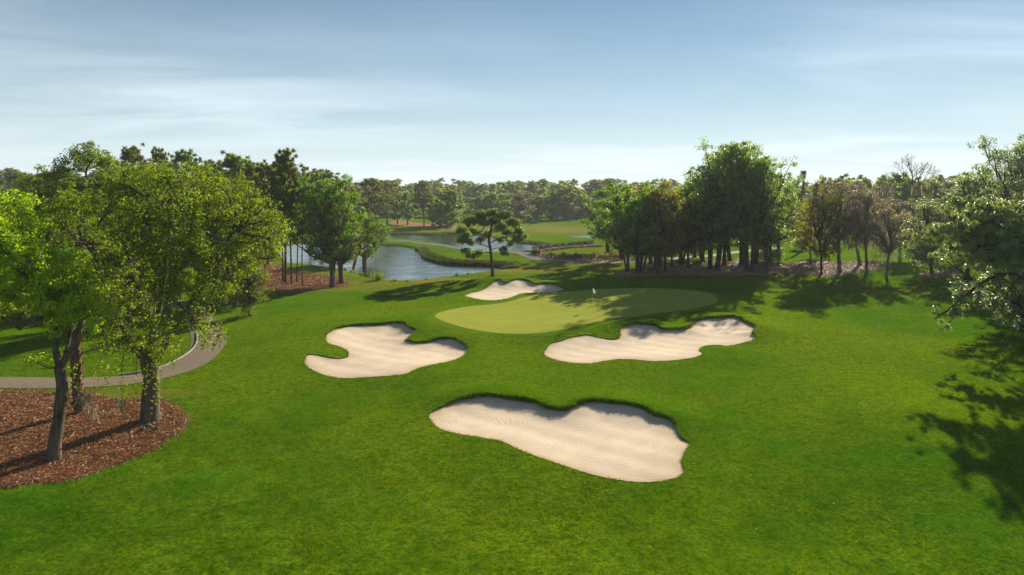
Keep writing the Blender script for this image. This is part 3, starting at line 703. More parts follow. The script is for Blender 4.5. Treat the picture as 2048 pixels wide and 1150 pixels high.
def foliage_broad(lobes, nclump, nleaf, size, rng, aspect=0.55, rc=0.38, droop=0.0, below=0.35):
    """clump centres on each lobe's shell, leaves in each clump. returns V,F,rnd,clumps,lobe index"""
    C = []; LI = []; vol = np.array([max(1e-3, l[3] * l[4]) for l in lobes]); vol = vol / vol.sum()
    for i, l in enumerate(lobes):
        m = max(3, int(round(nclump * vol[i])))
        d = norm(rng.normal(size=(m * 3, 3))); d = d[(d[:, 2] > -below) | (rng.uniform(size=len(d)) < 0.25)][:m]
        rad = rng.uniform(0.45, 1.25, len(d))[:, None]
        C.append(np.array(l[:3]) + d * rad * np.array(l[3:6])); LI += [i] * len(d)
    C = np.vstack(C); LI = np.array(LI); n = len(C)
    k = rng.poisson(nleaf, n) + 3; idx = np.repeat(np.arange(n), k); m = len(idx)
    rcl = rc * rng.uniform(0.6, 1.35, n)
    d = norm(rng.normal(size=(m, 3))); r = rcl[idx][:, None] * rng.uniform(0.15, 1.0, (m, 1)) ** 0.6
    P = C[idx] + d * r * np.array([1, 1, 0.72])
    if droop: P[:, 2] -= droop * rng.exponential(1.0, m) * (rng.uniform(size=m) < 0.3)
    N = d * 0.6 + rng.normal(size=(m, 3)) * 0.6 + np.array([0, 0, 0.55])
    V, Fq = leaves(P, N, size, aspect, rng)
    cl = rng.uniform(0, 1, n)
    rnd = np.clip(0.52 * cl[idx] + 0.38 * rng.uniform(0, 1, m) + 0.12 * d[:, 2] + .04, 0, 1)
    return V, Fq, rnd, C, LI
def trunk_broad(p, fork_h, r0, lobes, C, LI, rng, lean=(0, 0), twigs=1.0, k=8, bare=False):
    """trunk, a limb to each lobe, a twig to each clump"""
    base = np.array([0, 0, -0.25]); top = np.array([lean[0], lean[1], fork_h])
    n = 7; t = np.linspace(0, 1, n)[:, None]
    ctrl = (base + top) / 2 + np.array([rng.uniform(-.3, .3), rng.uniform(-.3, .3), 0]) * r0 * 3
    A = bezier(base, ctrl, top, n)
    R = r0 * np.array([1.45, 1.12, 1.0, .93, .88, .84, .80])
    fl = 1 + np.outer(np.array([.22, .12, .04, .03, .03, .03, .03]), np.sin(np.arange(k) * 2 * pi / k * 3 + rng.uniform(0, 6)))
    fl = fl + rng.normal(0, .03, fl.shape)
    p.tube(A, R, k, fl)
    zs = np.array([l[2] for l in lobes]); hmax = zs.max()
    # leader continues from the fork
    lead_top = np.array([lean[0] + rng.uniform(-.5, .5), lean[1] + rng.uniform(-.5, .5), fork_h + (hmax - fork_h) * .75])
    LD = bezier(top, (top + lead_top) / 2 + rng.normal(0, .3, 3) * np.array([1, 1, 0]), lead_top, 8)
    p.tube(LD, np.linspace(r0 * .72, r0 * .16, 8), max(5, k - 2))
    nodes = []
    for i, l in enumerate(lobes):
        c = np.array(l[:3])
        s = np.clip((c[2] - fork_h) / max(.5, hmax - fork_h) * .75 - .25, 0, .9)
        a = LD[int(s * 7)]
        b = c - np.array([0, 0, l[5] * .3])
        m = a * .45 + b * .55 + np.array([0, 0, -0.10 * np.linalg.norm(b - a)]) + rng.normal(0, .12, 3) * np.linalg.norm(b - a) * .6
        q = bezier(a, m, b, 7); q[1:-1] += rng.normal(0, .04, (5, 3)) * np.linalg.norm(b - a) * .35
        rl = min(r0 * .42, .03 + .020 * np.linalg.norm(b - a))
        p.tube(q, np.linspace(rl, rl * .3, 7), max(4, k - 3)); nodes.append((q, rl))
    sel = np.where(rng.uniform(size=len(C)) < twigs)[0]
    for j in sel:
        q, rl = nodes[LI[j]]; a = q[rng.integers(3, 7)]; b = C[j]
        m = (a + b) / 2 + rng.normal(0, .12, 3) * np.linalg.norm(b - a)
        r1 = min(rl * .3, .045); p.tube(np.array([a, m, b]), [r1, r1 * .7, r1 * .3], 3)
def tree_broad(seed, H, R, base, nl, ncl, nlf, size, r0, fork, flat=.75, rc=.38, droop=0, lobes=None, lean=(0, 0), twigs=.6, aspect=.55, below=.35, k=8, stems=None):
    rng = np.random.default_rng(seed)
    lobes = lobes or crown_lobes(H, R, base, rng, nl, flat)
    V, Fq, rnd, C, LI = foliage_broad(lobes, ncl, nlf, size, rng, aspect, rc, droop, below)
    p = Parts(); trunk_broad(p, fork, r0, lobes, C, LI, rng, lean, twigs, k)
    for (sx, sy) in (stems or []):
        q = bezier(np.array([sx * .4, sy * .4, -.2]), np.array([sx, sy, fork * .6]), np.array([sx * 2.2, sy * 2.2, fork * 1.5]), 7)
        p.tube(q, np.linspace(r0 * .8, r0 * .45, 7), 6)
    return dict(trunk=p, V=V, F=Fq, rnd=rnd, H=H, R=R)
def tree_pine(seed, H, R, base, nbr, ntuft, nlf, size, r0, flat=.5, lean=(0, 0), up=.25):
    """bare straight trunk, layered limbs in the upper part, tufts of thin needles"""
    rng = np.random.default_rng(seed)
    n = 12; t = np.linspace(0, 1, n)[:, None]
    top = np.array([lean[0], lean[1], H * .97]); A = t * top + np.column_stack([np.sin(t[:, 0] * 4 + seed) * .18, np.cos(t[:, 0] * 3 + seed) * .15, 0 * t[:, 0]])
    A[0, 2] = -.25
    p = Parts(); p.tube(A, r0 * np.array([1.35, 1.05, 1, .95, .9, .82, .74, .64, .52, .4, .26, .12]), 8)
    C = []
    for i in range(nbr):
        u = (i + rng.uniform(0, 1)) / nbr; z = base + (H - base) * u * .97
        s = z / (H * .97) * (n - 1); i0 = int(min(s, n - 2)); a = A[i0] + (A[i0 + 1] - A[i0]) * (s - i0)
        prof = (1 - u ** 3.2) ** .8 * (.60 + .40 * min(1, u * 2.5)) + .08
        L = R * prof * rng.uniform(.55, 1.1); ph = i * 2.4 + rng.uniform(-.5, .5)
        b = a + np.array([cos(ph) * L, sin(ph) * L, L * (up + .35 * u)])
        m = (a + b) / 2 + np.array([0, 0, -L * .12]); q = bezier(a, m, b, 6); q[1:-1] += rng.normal(0, .05, (4, 3)) * L * .5
        rb = r0 * .34 * (1 - u * .5); p.tube(q, np.linspace(rb, rb * .25, 6), 5)
        m_ = max(2, int(ntuft / nbr * prof * 1.3))
        for _ in range(m_):
            f = rng.uniform(.35, 1.05); c0 = q[min(5, int(f * 5))]
            d = rng.normal(size=3) * np.array([1, 1, flat]) * L * .24; c = c0 + d + np.array([0, 0, .12])
            C.append(c); p.tube(np.array([c0, c]), [.028, .012], 3)
    for _ in range(max(3, ntuft // 12)): C.append(A[-1] + rng.normal(0, .5, 3) - np.array([0, 0, .9]))
    C = np.array(C); k = rng.poisson(nlf, len(C)) + 3; idx = np.repeat(np.arange(len(C)), k); m = len(idx)
    d = norm(rng.normal(size=(m, 3)) + np.array([0, 0, .45]))
    P = C[idx] + d * rng.uniform(.1, .42, (m, 1)) * (size * 2.0)
    s = norm(np.cross(d, rng.normal(size=(m, 3)))); ln = size * rng.uniform(.6, 1.2, m)[:, None]; wd = ln * .17
    V = np.stack([P - d * ln, P + s * wd, P + d * ln, P - s * wd], 1).reshape(-1, 3)
    cl = rng.uniform(0, 1, len(C)); rnd = np.clip(.4 * cl[idx] + .4 * rng.uniform(0, 1, m) + .15 * d[:, 2], 0, 1)
    return dict(trunk=p, V=V, F=np.arange(4 * m).reshape(m, 4), rnd=rnd, H=H, R=R)
LIB = {}
def lib(key, d, leafm, barkm, cname='crown'):
    LIB[key] = (d['trunk'].mesh('trunk', M[barkm]), mesh_np('crown', d['V'], [d['F']], M[leafm], rnd=d['rnd']), d['H'], d['R'], cname)
def moss_mesh(seed, pts, lmin=.4, lmax=1.3, nper=9, wdt=.035):
    """hanging strands below the given points"""
    rng = np.random.default_rng(seed); pts = np.asarray(pts); n = len(pts); idx = np.repeat(np.arange(n), nper); m = len(idx)
    L = rng.uniform(lmin, lmax, n)[idx] * rng.uniform(.4, 1.1, m)
    P = pts[idx] + rng.normal(0, .10, (m, 3)); a = rng.uniform(0, 2 * pi, m); s = np.stack([np.cos(a), np.sin(a), 0 * a], 1) * wdt * rng.uniform(.5, 1.3, (m, 1))
    dr = rng.normal(0, .05, (m, 3)); dr[:, 2] = 0; z = np.zeros((m, 3)); z[:, 2] = L
    V = np.stack([P - s * .5, P + s * .5, P + s + dr - z * .4, P - s + dr - z * .45, P + s * .4 + dr * 2 - z * .8, P - s * .5 + dr * 1.5 - z * .75, P + dr * 2.5 - z], 1)
    b = np.arange(m)[:, None] * 7
    F4 = np.vstack([b + np.array([0, 1, 2, 3]), b + np.array([3, 2, 4, 5])]); F3 = b + np.array([5, 4, 6])
    return mesh_np('spanish_moss', V.reshape(-1, 3), [F4, F3], M['moss'], rnd=rng.uniform(0, 1, 3 * m))
COUNT = {}
def plant(key, px, py, top=None, wpx=None, label=None, cat='tree', group=None, name='tree', rot=None, x=None, y=None, Hm=None, Rm=None, extra=None, zs=None):
    """a copy of a library tree: base at the ground point, height and spread measured off the photograph"""
    tm, cm, LH, LR, cn = LIB[key]
    if px is not None: g = GP(px, py)
    else: g = np.array([x, y, H(x, y)])
    dist = g[1]
    Ht = Hm or (CAMZ - g[2] + (HY - top) / F * dist)
    Rt = Rm or (wpx / 2 * dist / F if wpx else LR * Ht / LH)
    root = bpy.data.objects.new(name, None); COL.objects.link(root); root.empty_display_size = .3
    root.location = tuple(map(float, g)); sx = Rt / LR; sz = Ht / LH
    root.scale = (sx, sx, sz)
    COUNT[key] = COUNT.get(key, 0) + 1
    root.rotation_euler = (0, 0, rot if rot is not None else (COUNT[key] * 2.399 + len(key)) % 6.283)
    if dist < 140 and name == 'oak_tree': root.rotation_euler = (.055 * sin(COUNT[key] * 5.1 + len(key)), .055 * cos(COUNT[key] * 3.3), root.rotation_euler[2])
    root['category'] = cat; root['label'] = label
    if group: root['group'] = group
    link('trunk', tm, root); link(cn, cm, root)
    for nm, me in (extra or []): link(nm, me, root, kind='stuff')
    return root

# --- library
lib('dark_a', tree_broad(11, 15, 5.6, 4.0, 24, 537, 34, .150, .42, 3.2, rc=0.61, stems=[(.35, .1)]), 'leaf_green', 'bark')
lib('grove_a', tree_broad(12, 18, 5.7, 3.6, 24, 450, 28, .145, .30, 5.0, rc=0.61, stems=[(.3, -.2)]), 'leaf_oak2', 'bark_dark')
lib('grove_b', tree_broad(13, 13, 4.9, 2.4, 18, 362, 28, .140, .26, 2.8, rc=0.57, stems=[(-.3, .2), (.25, .3)]), 'leaf_oak', 'bark_dark')
lib('olive_a', tree_broad(14, 12, 4.4, 2.4, 18, 325, 24, .130, .22, 3.0, rc=0.56), 'leaf_olive', 'bark_dark')
lib('spring_a', tree_broad(15, 16, 5.8, 1.5, 26, 525, 39, .118, .38, 3.5, rc=0.56, droop=.25), 'leaf_spring', 'bark')
lib('spring_b', tree_broad(16, 14, 5.3, 0.6, 24, 525, 39, .118, .34, 2.6, rc=0.56, droop=.35), 'leaf_spring', 'bark')
lib('rust_a', tree_broad(17, 12, 4.6, 4.4, 14, 325, 24, .105, .26, 4.0, rc=0.57, flat=.6, twigs=1.0, lean=(.4, 0)), 'leaf_rust', 'bark_grey')
lib('silver_a', tree_broad(18, 15, 6, 1.2, 28, 700, 31, .130, .30, 3.0, rc=0.61, twigs=.8), 'leaf_silver', 'bark_dark')
lib('far_a', tree_broad(21, 15, 6.5, .3, 18, 230, 30, .36, .35, 3.4, rc=.85, twigs=.2, k=6, flat=.85), 'leaf_far', 'bark_grey')
lib('far_b', tree_broad(22, 15, 7.5, .0, 20, 260, 30, .38, .4, 3.2, rc=.85, twigs=.2, k=6, flat=.85), 'leaf_far', 'bark_grey')
lib('far_c', tree_broad(23, 13, 5.4, 1.6, 14, 200, 32, .30, .3, 3.0, rc=.8, twigs=.2, k=6), 'leaf_oak2', 'bark_dark')
lib('far_rust', tree_broad(24, 13, 4.5, 3.0, 11, 110, 24, .26, .25, 3.4, rc=.9, twigs=.4, k=6), 'leaf_rust', 'bark')
lib('lime_a', tree_broad(25, 12, 4.2, 3.4, 12, 160, 34, .15, .2, 4.4, rc=.6), 'leaf_spring', 'bark_dark')
lib('pine_tall', tree_pine(31, 19, 4.2, 7.5, 38, 330, 56, .34, .20), 'needle', 'bark_pine', 'crown')
lib('pine_thin', tree_pine(32, 17, 2.2, 8.5, 24, 150, 46, .32, .12), 'needle', 'bark_pine', 'crown')
lib('pine_full', tree_pine(36, 17, 4.2, 2.5, 50, 420, 50, .34, .18), 'needle', 'bark_pine', 'crown')
lib('pine_far', tree_pine(34, 18, 4.6, 7.0, 26, 150, 30, .60, .22, lean=(1.2, 0)), 'leaf_farp', 'bark_grey', 'crown')
#lib('pine_hero', tree_pine(35, 10.4, 4.9, 3.9, 38, 520, 64, .26, .24, flat=.55, lean=(-.5, 0), up=.20), 'needle', 'bark_pine', 'crown')

# --- lone pine in front of the pond
#plant('pine_hero', 985, 553, 418, 128, 'lone spreading pine between the front pond and the back bunker', name='pine_tree', rot=0.0)
# --- big dark oaks and the palm by the pond
plant('dark_a', 665, 575, 352, 140, 'large dark green oak with fluted pale trunk right of the pine straw', name='oak_tree', rot=.5)
plant('dark_a', 684, 567, 390, 130, 'dark green oak with forked trunk just behind the fluted one', name='oak_tree', rot=3.9)
plant('dark_a', 728, 540, 428, 105, 'bushy green tree over the leaning palm at the pond edge', name='oak_tree', rot=2.0)
# --- pines on the straw bed
for i, (px, py, top, wd, key) in enumerate([(569,566,300,100,'pine_tall'), (581,568,322,60,'pine_thin'), (594,565,352,45,'pine_thin'), (606,571,375,46,'pine_thin'), (563,563,345,60,'pine_thin'),
                                       (530,557,326,95,'pine_full'), (513,556,350,70,'pine_full')]):
    plant(key, px, py, top, wd, ['tallest dark pine with thick trunk on the straw bed', 'slim pine second from the thick pine trunk', 'very thin pine in the middle of the straw bed', 'very thin bare stemmed pine nearest the oak trunks',
          'thin pine close beside the thick pine trunk', 'full green pine at the left edge of the straw bed', 'leafy pine left of the straw bed against the oaks'][i], name='pine_tree')
# --- dark pines behind the left oaks
for i, (px, py, top, wd, lab) in enumerate([(268,520,293,88,'tallest round topped dark pine above the left oaks'), (318,522,297,50,'narrow dark pine between two taller pines above the left oaks'), (368,525,302,80,'dark pine behind the yellow green oak crown'),
        (462,528,308,105,'broad dark pine right of the left oaks'), (425,515,322,80,'dark pine between the broad pine and the oaks'), (505,530,325,85,'dark pine left of the pond pines'), (545,522,330,80,'dark pine behind the straw bed pines'),
        (620,505,345,80,'grey green pine at the far edge of the straw bed'), (645,500,340,90,'grey green pine behind the big dark oak'), (485,500,330,80,'shaded pine deep behind the left oaks')]):
    plant('pine_tall' if i % 3 else 'pine_full', px, py, top, wd * 1.3, lab, name='pine_tree')
# --- spring green oaks of the left mass
for (px, py, top, wd, key, lab) in [(262,650,325,150,'spring_b','yellow green oak left of centre in the left group'),
        (330,640,345,170,'spring_a','wide yellow green oak behind the cart path bend'), (420,622,335,130,'spring_b','light green oak nearest the dark pines'), (85,640,345,150,'spring_b','dense oak at the left edge behind the bright tree'),
        (500,632,500,100,'spring_b','small drooping oak standing alone on the lawn'), (468,615,365,120,'spring_a','oak with pale leaning limbs right of the left group'), (220,600,360,150,'dark_a','dark shaded oak inside the left group')]:
    plant(key, px, py, top, wd, lab, name='oak_tree')
# --- across the ponds
for (px, py, top, wd, key, lab) in [(815,450,380,52,'far_c','round dark oak at the left of the straw bank across the pond'), (795,448,385,50,'far_c','small dark oak beside the straw bank across the pond'), (849,452.5,362,50,'pine_far','leaning pine on the straw bank across the pond'),
        (866,452,388,40,'far_c','small oak right of the leaning pine'), (893,454,374,88,'far_b','big spreading dark oak over the straw bank'), (905,450,392,60,'far_c','dark oak touching the right side of the big spreading oak'),
        (985,441,383,74,'far_c','dark rounded oak behind the lone pine'), (962,442,392,50,'far_c','low dark oak left of the rusty tree'), (1039,457,385,66,'far_rust','rusty brown tree on the far fairway'),
        (1070,438,385,40,'far_a','oak just right of the rusty tree'), (1083,437,388,50,'far_c','dark oak with broad trunk across the far fairway'), (1133,440,372,60,'far_a','grey green oak on the far fairway near the grove'), (1105,440,380,46,'far_a','oak with slanting trunk on the far fairway'),
        (1115,437,376,40,'pine_far','thin pine on the far fairway'), (752,470,358,90,'pine_far','tall grey pine behind the big dark oak'), (775,452,362,60,'pine_far','bare stemmed pine left of the far straw bank'), (1160,437,375,50,'far_a','oak at the far fairway edge beside the grove')]:
    plant(key, px, py, top, wd, lab, name='pine_tree' if 'pine_' in key else 'oak_tree')
# --- the grove right of the green
GR = [(1274,547,392,90,'grove_b','leftmost dark oak of the grove beside the shrub border',), (1283,546,365,100,'grove_b','second dark oak of the grove with leaning trunk'), (1308,541,385,90,'olive_a','olive green tree in the left part of the grove'),
      (1316,549,352,80,'olive_a','olive brown pine like tree rising from the left part of the grove'), (1319,536,398,90,'grove_b','thick dark trunked oak in the left part of the grove'), (1329,546,375,90,'olive_a','forked olive tree left of the bare multi stemmed tree'),
      (1345,534,420,70,'olive_a','low multi stemmed tree in the middle of the grove'), (1377,537,385,80,'olive_a','slender tree in the middle gap of the grove'), (1420,539,330,100,'grove_a','slender stemmed tall oak of the grove'),
      (1436,541,278,120,'grove_a','tallest pale trunked oak of the grove'), (1447,530,300,110,'grove_a','thick dark trunked oak behind the tallest oak'), (1460,523,345,110,'grove_a','leaning dark oak at the back of the grove'),
      (1483,531,290,110,'grove_a','tall thin oak right of the thick dark trunk'), (1494,543,283,110,'grove_a','tall oak with ivy dark trunk in the right part of the grove'), (1505,546,310,100,'grove_a','oak with close paired trunk in the right part of the grove'),
      (1532,546,312,110,'grove_a','rightmost oak of the grove with leaning trunk'), (1540,525,370,110,'olive_a','light green tree at the right rear of the grove'), (1215,505,372,90,'grove_b','dark oak overhanging the rose border lawn'),
      (1245,520,362,100,'grove_b','dark oak behind the leftmost trunks of the grove'), (1390,515,365,100,'olive_a','backlit olive tree behind the middle of the grove')]
GR += [(1255,543,380,90,'grove_b','low dark oak at the left front of the grove'), (1300,528,372,100,'olive_a','olive oak deep in the left part of the grove'), (1362,530,372,110,'grove_b','dark oak filling the middle of the grove'), (1405,525,340,110,'grove_a','broad oak between the middle gap and the tallest oak'),
       (1512,528,325,120,'grove_a','broad oak at the back right of the grove'), (1556,520,345,90,'grove_a','outermost light green oak at the right end of the grove')]
for (px, py, top, wd, key, lab) in GR: plant(key, px, py, top, wd * 1.28, lab, name='oak_tree')
# --- trees on the wood chips at right
def mossy(seed, n, R, z0, z1):
    rng = np.random.default_rng(seed); a = rng.uniform(0, 2 * pi, n); r = R * np.sqrt(rng.uniform(.05, 1, n))
    return np.column_stack([r * np.cos(a), r * np.sin(a), rng.uniform(z0, z1, n)])
moss1 = moss_mesh(51, mossy(1, 130, 3.9, 3.6, 8.0)); moss2 = moss_mesh(52, mossy(2, 70, 2.8, 3.0, 5.5), nper=8)
plant('olive_a', 1621, 529, 395, 60, 'dark olive tree with thin slanting stem on the wood chips', name='oak_tree')
plant('olive_a', 1643, 549, 372, 96, 'dense olive tree with three thin stems on the wood chips', name='oak_tree')
plant('lime_a', 1640, 510, 352, 60, 'yellow green topped tree behind the olive trees', name='oak_tree')
plant('rust_a', 1679, 545, 350, 120, 'brown leaved oak with pale straight trunk and hanging moss', name='oak_tree', extra=[('spanish_moss', moss1)], rot=.3)
plant('rust_a', 1719, 531, 362, 110, 'brown leaved oak with crooked low limbs', name='oak_tree', extra=[('spanish_moss', moss2)], rot=2.3)
plant('rust_a', 1733, 542, 372, 100, 'brown leaved oak with curved trunk near the chip bed tip', name='oak_tree', extra=[('spanish_moss', moss1)], rot=4.3)
plant('rust_a', 1773, 554, 410, 90, 'short mossy oak on the grass beyond the chip bed', name='oak_tree', extra=[('spanish_moss', moss2)], rot=5.3)
plant('rust_a', 1800, 520, 400, 100, 'brown leaved oak behind the short mossy oak', name='oak_tree', extra=[('spanish_moss', moss1)], rot=1.3)
plant('silver_a', 1864, 548, 395, 130, 'silvery leaved tree with low fanned stems in the round chip bed', name='oak_tree')
plant('silver_a', 1935, 560, 335, 180, 'wide silvery green oak behind the pine branch', name='oak_tree')
plant('silver_a', 2020, 575, 268, 200, 'tallest silvery green oak at the right edge', name='oak_tree')
plant('silver_a', 2110, 600, 290, 200, 'silvery oak cut by the right edge of the view', name='oak_tree')

# --- forest behind: about 230 separate trees
rng = np.random.default_rng(99); spots = []
def far_tree(x, y, key, Ht, R):
    plant(key, None, None, x=x, y=y, Hm=Ht, Rm=R, name='pine_tree' if key == 'pine_far' else 'oak_tree', group='trees of the distant woods',
          label='grey green tree in the continuous distant woods along the horizon', rot=rng.uniform(0, 6.28))
cells = []
for row, (py, hmin, hmax) in enumerate([(434, 7, 13), (424, 14, 18.5), (417, 16, 20), (410.5, 17.5, 22)]):
    d = F * CAMZ / (py - HY); wx = 9.0 + row * 2.6
    xs = np.arange(-560 * d / F * 2.1, 620 * d / F * 2.1, wx)
    for x in xs:
        x = x + rng.uniform(-2.5, 2.5); y = d + rng.uniform(-.03, .03) * d; px = HX + F * x / y
        if px < -80 or px > 2130: continue
        if -90 < px < 100 and row == 0: continue
        if 1560 < px < 1700 and row < 1: continue
        cells.append((x, y, row, rng.uniform(hmin, hmax)))
for (x, y, row, Ht) in cells:
    px = HX + F * x / y
    if px > 1080 and row >= 3: Ht *= .95
    key = rng.choice(['far_a', 'far_b', 'far_c', 'pine_far'], p=[.38, .38, .18, .06])
    far_tree(x, y, key, Ht * (1.06 if key == 'pine_far' else 1), rng.uniform(7.5, 10.5) + 1.2 * row)
for i, (px, py, top, wd, key) in enumerate([(5,455,338,95,'pine_far'),(40,468,342,70,'pine_far'),(75,450,350,80,'pine_far'),(110,455,345,90,'pine_far'),(150,470,350,100,'far_b'),(205,455,345,90,'pine_far'),(245,465,340,90,'pine_far'),(20,440,345,90,'far_b'),(-30,460,338,100,'pine_far'),
        (285,470,348,100,'far_b'),(330,455,350,100,'far_b'),(60,440,352,60,'pine_far')]):
    plant(key, px, py, top, wd, ORD[sorted([5,40,75,110,150,205,245,20,-30,285,330,60]).index(px)] + ' tree from the left at the edge of the far left woods', group='trees of the far left woods', name='pine_tree' if key == 'pine_far' else 'oak_tree')
for i, (px, py, top, wd, key) in enumerate([(1590,462,372,80,'far_b'),(1660,468,352,90,'far_a'),(1710,450,352,90,'far_b'),(1770,455,352,110,'far_b'),(1830,470,350,130,'far_a'),(1890,462,352,110,'far_b'),(1800,448,350,100,'far_a'),(1950,460,340,120,'far_b'),(1560,450,368,80,'far_a')]):
    plant(key, px, py, top, wd, ORD[sorted([1590,1660,1710,1770,1830,1890,1800,1950,1560]).index(px)] + ' hazy oak from the left in the woods behind the mossy oaks', group='woods behind the mossy oaks', name='oak_tree')
#@@REST
# ------------------------------------------------------------------ foreground trees built limb by limb
def rel(g, px, py, dd=0.0):
    """offset from the base g of the point seen at (px, py), dd metres behind the base"""
    d = g[1] + dd
    return np.array([(px - HX) / F * d - g[0], dd, CAMZ - (py - HY) / F * d - g[2]])
def custom_tree(g, lobes_px, ncl, nlf, size, leafm, barkm, trunk_px, r0, label, rng, rc=.42, droop=0, limbs=(), sprays=(), moss=(), name='oak_tree', aspect=.55, wig=.15):
    root = link(name, None, None, g, category='tree', label=label)
    lobes = []
    for (px, py, dd, r) in lobes_px:
        c = rel(g, px, py, dd); lobes.append((c[0], c[1], c[2], r, r, r * .72))
    V, Fq, rnd, C, LI = foliage_broad(lobes, ncl, nlf, size, rng, aspect, rc, droop)
    p = Parts()
    A = np.array([rel(g, *q[:2], q[2] if len(q) > 2 else 0) for q in trunk_px]); A[0, 2] -= .25
    A = smooth_open(A, .35); n = len(A); t = np.linspace(0, 1, n)
    fl = 1 + .10 * np.sin(np.arange(10) * 2 * pi / 10 * 3)[None] * np.exp(-t * 9)[:, None] * 2 + rng.normal(0, .03, (n, 10))
    p.tube(A, r0 * (.78 + .22 * (1 - t) + .55 * np.exp(-t * 14)), 10, fl)
    hub = [A[-1]]; 
    for (pts, ra, rb) in limbs:
        B = smooth_open(np.array([rel(g, *q) for q in pts]), .4); B[1:-1] += rng.normal(0, .035, (len(B) - 2, 3))
        p.tube(B, np.linspace(ra, rb, len(B)), 7); hub += list(B[::2])
    hub = np.array(hub); nodes = []
    for l in lobes:
        c = np.array(l[:3]); d = np.linalg.norm(hub - c, axis=1) + np.maximum(0, hub[:, 2] - c[2]) * 1.0; a = hub[d.argmin()]
        b = c - np.array([0, 0, l[5] * .2]); L = np.linalg.norm(b - a)
        m = (a + b) / 2 + rng.normal(0, wig, 3) * L; q = bezier(a, m, b, 7); q[1:-1] += rng.normal(0, .03, (5, 3)) * L
        rl = min(.13, .035 + .022 * L); p.tube(q, np.linspace(rl, rl * .35, 7), 6); nodes.append((q, rl))
    for j in range(len(C)):
        if rng.uniform() < .7:
            q, rl = nodes[LI[j]]; a = q[rng.integers(3, 7)]; b = C[j]
            p.tube(np.array([a, (a + b) / 2 + rng.normal(0, .10, 3), b]), [.022, .015, .007], 3)
    # hanging sprays: thin twig with leaves along it
    VV, FF, RR = [V], [Fq], [rnd]; nv = len(V); mossp = []
    for (px, y0, y1, dd, n) in sprays:
        a = rel(g, px + rng.uniform(-12, 12), y0, dd); b = rel(g, px, y1, dd); q = bezier(a, (a + b) / 2 + rng.normal(0, .25, 3), b, 8)
        p.tube(q, np.linspace(.022, .006, 8), 3)
        tt = rng.uniform(0.1, 1, n); c = np.stack([np.interp(tt, np.linspace(0, 1, 8), q[:, i]) for i in range(3)], 1) + rng.normal(0, .16, (n, 3)) * (1 - .4 * tt[:, None])
        v, f = leaves(c, rng.normal(size=(n, 3)) + [0, 0, .4], size, aspect, rng)
        VV.append(v); FF.append(f + nv); nv += len(v); RR.append(rng.uniform(0, .9, n))
    link('trunk', p.mesh('trunk', M[barkm]), root)
    link('crown', mesh_np('crown', np.concatenate(VV), [np.concatenate(FF)], M[leafm], rnd=np.concatenate(RR)), root)
    for (px, py, dd, n, l0, l1) in moss:
        c = rel(g, px, py, dd)
        link('spanish_moss', moss_mesh(int(px), c + rng.normal(0, .12, (n, 3)), lmin=l0, lmax=l1, nper=14, wdt=.02), root, kind='stuff')
    return root
r1 = np.random.default_rng(101)
gA = GP(105, 921)
custom_tree(gA, [(-60,405,1,1.5),(0,420,0,1.4),(-20,470,-1.5,1.4),(45,470,1,1.3),(15,510,-2,1.3),(75,515,0,1.3),(100,545,1.5,1.25),(60,560,-2,1.25),(130,570,0,1.2),(105,605,-1.5,1.1),(165,592,0,1.05),(185,622,-.5,.85),
                 (150,630,1,1.0),(30,585,-1,1.3),(-30,560,0,1.4),(-90,480,0,1.6),(-110,570,1,1.5),(-10,615,1,1.0),(70,612,1.8,1.1),(120,650,.5,.8),(-60,610,-1,1.1),(-150,420,0,1.7),(75,722,-.3,.48),(175,660,.2,.55)],
            640, 78, .080, 'leaf_bright', 'bark', [(105,921),(112,870),(121,810),(124,770),(119,735)], .30,
            'bright green tree with slender curved trunk on the straw bed at far left', r1,
            limbs=[([(119,737,0),(112,700,.2),(112,660,.4),(95,600,.5),(60,540,.5)], .17, .07), ([(121,737,0),(140,700,-.2),(160,660,-.5),(150,610,-.5),(110,570,-.5)], .18, .07),
                   ([(118,735,0),(95,738,0),(75,725,-.2)], .06, .02), ([(130,705,0),(140,672,.8),(130,610,1.2),(80,560,1.4)], .10, .05), ([(112,640,.4),(60,640,.2),(42,655,0),(0,632,0),(-60,615,0)], .12, .05)],
            rc=.42, moss=[(172,790,.3,5,.3,.8)])
gB = GP(300, 842)
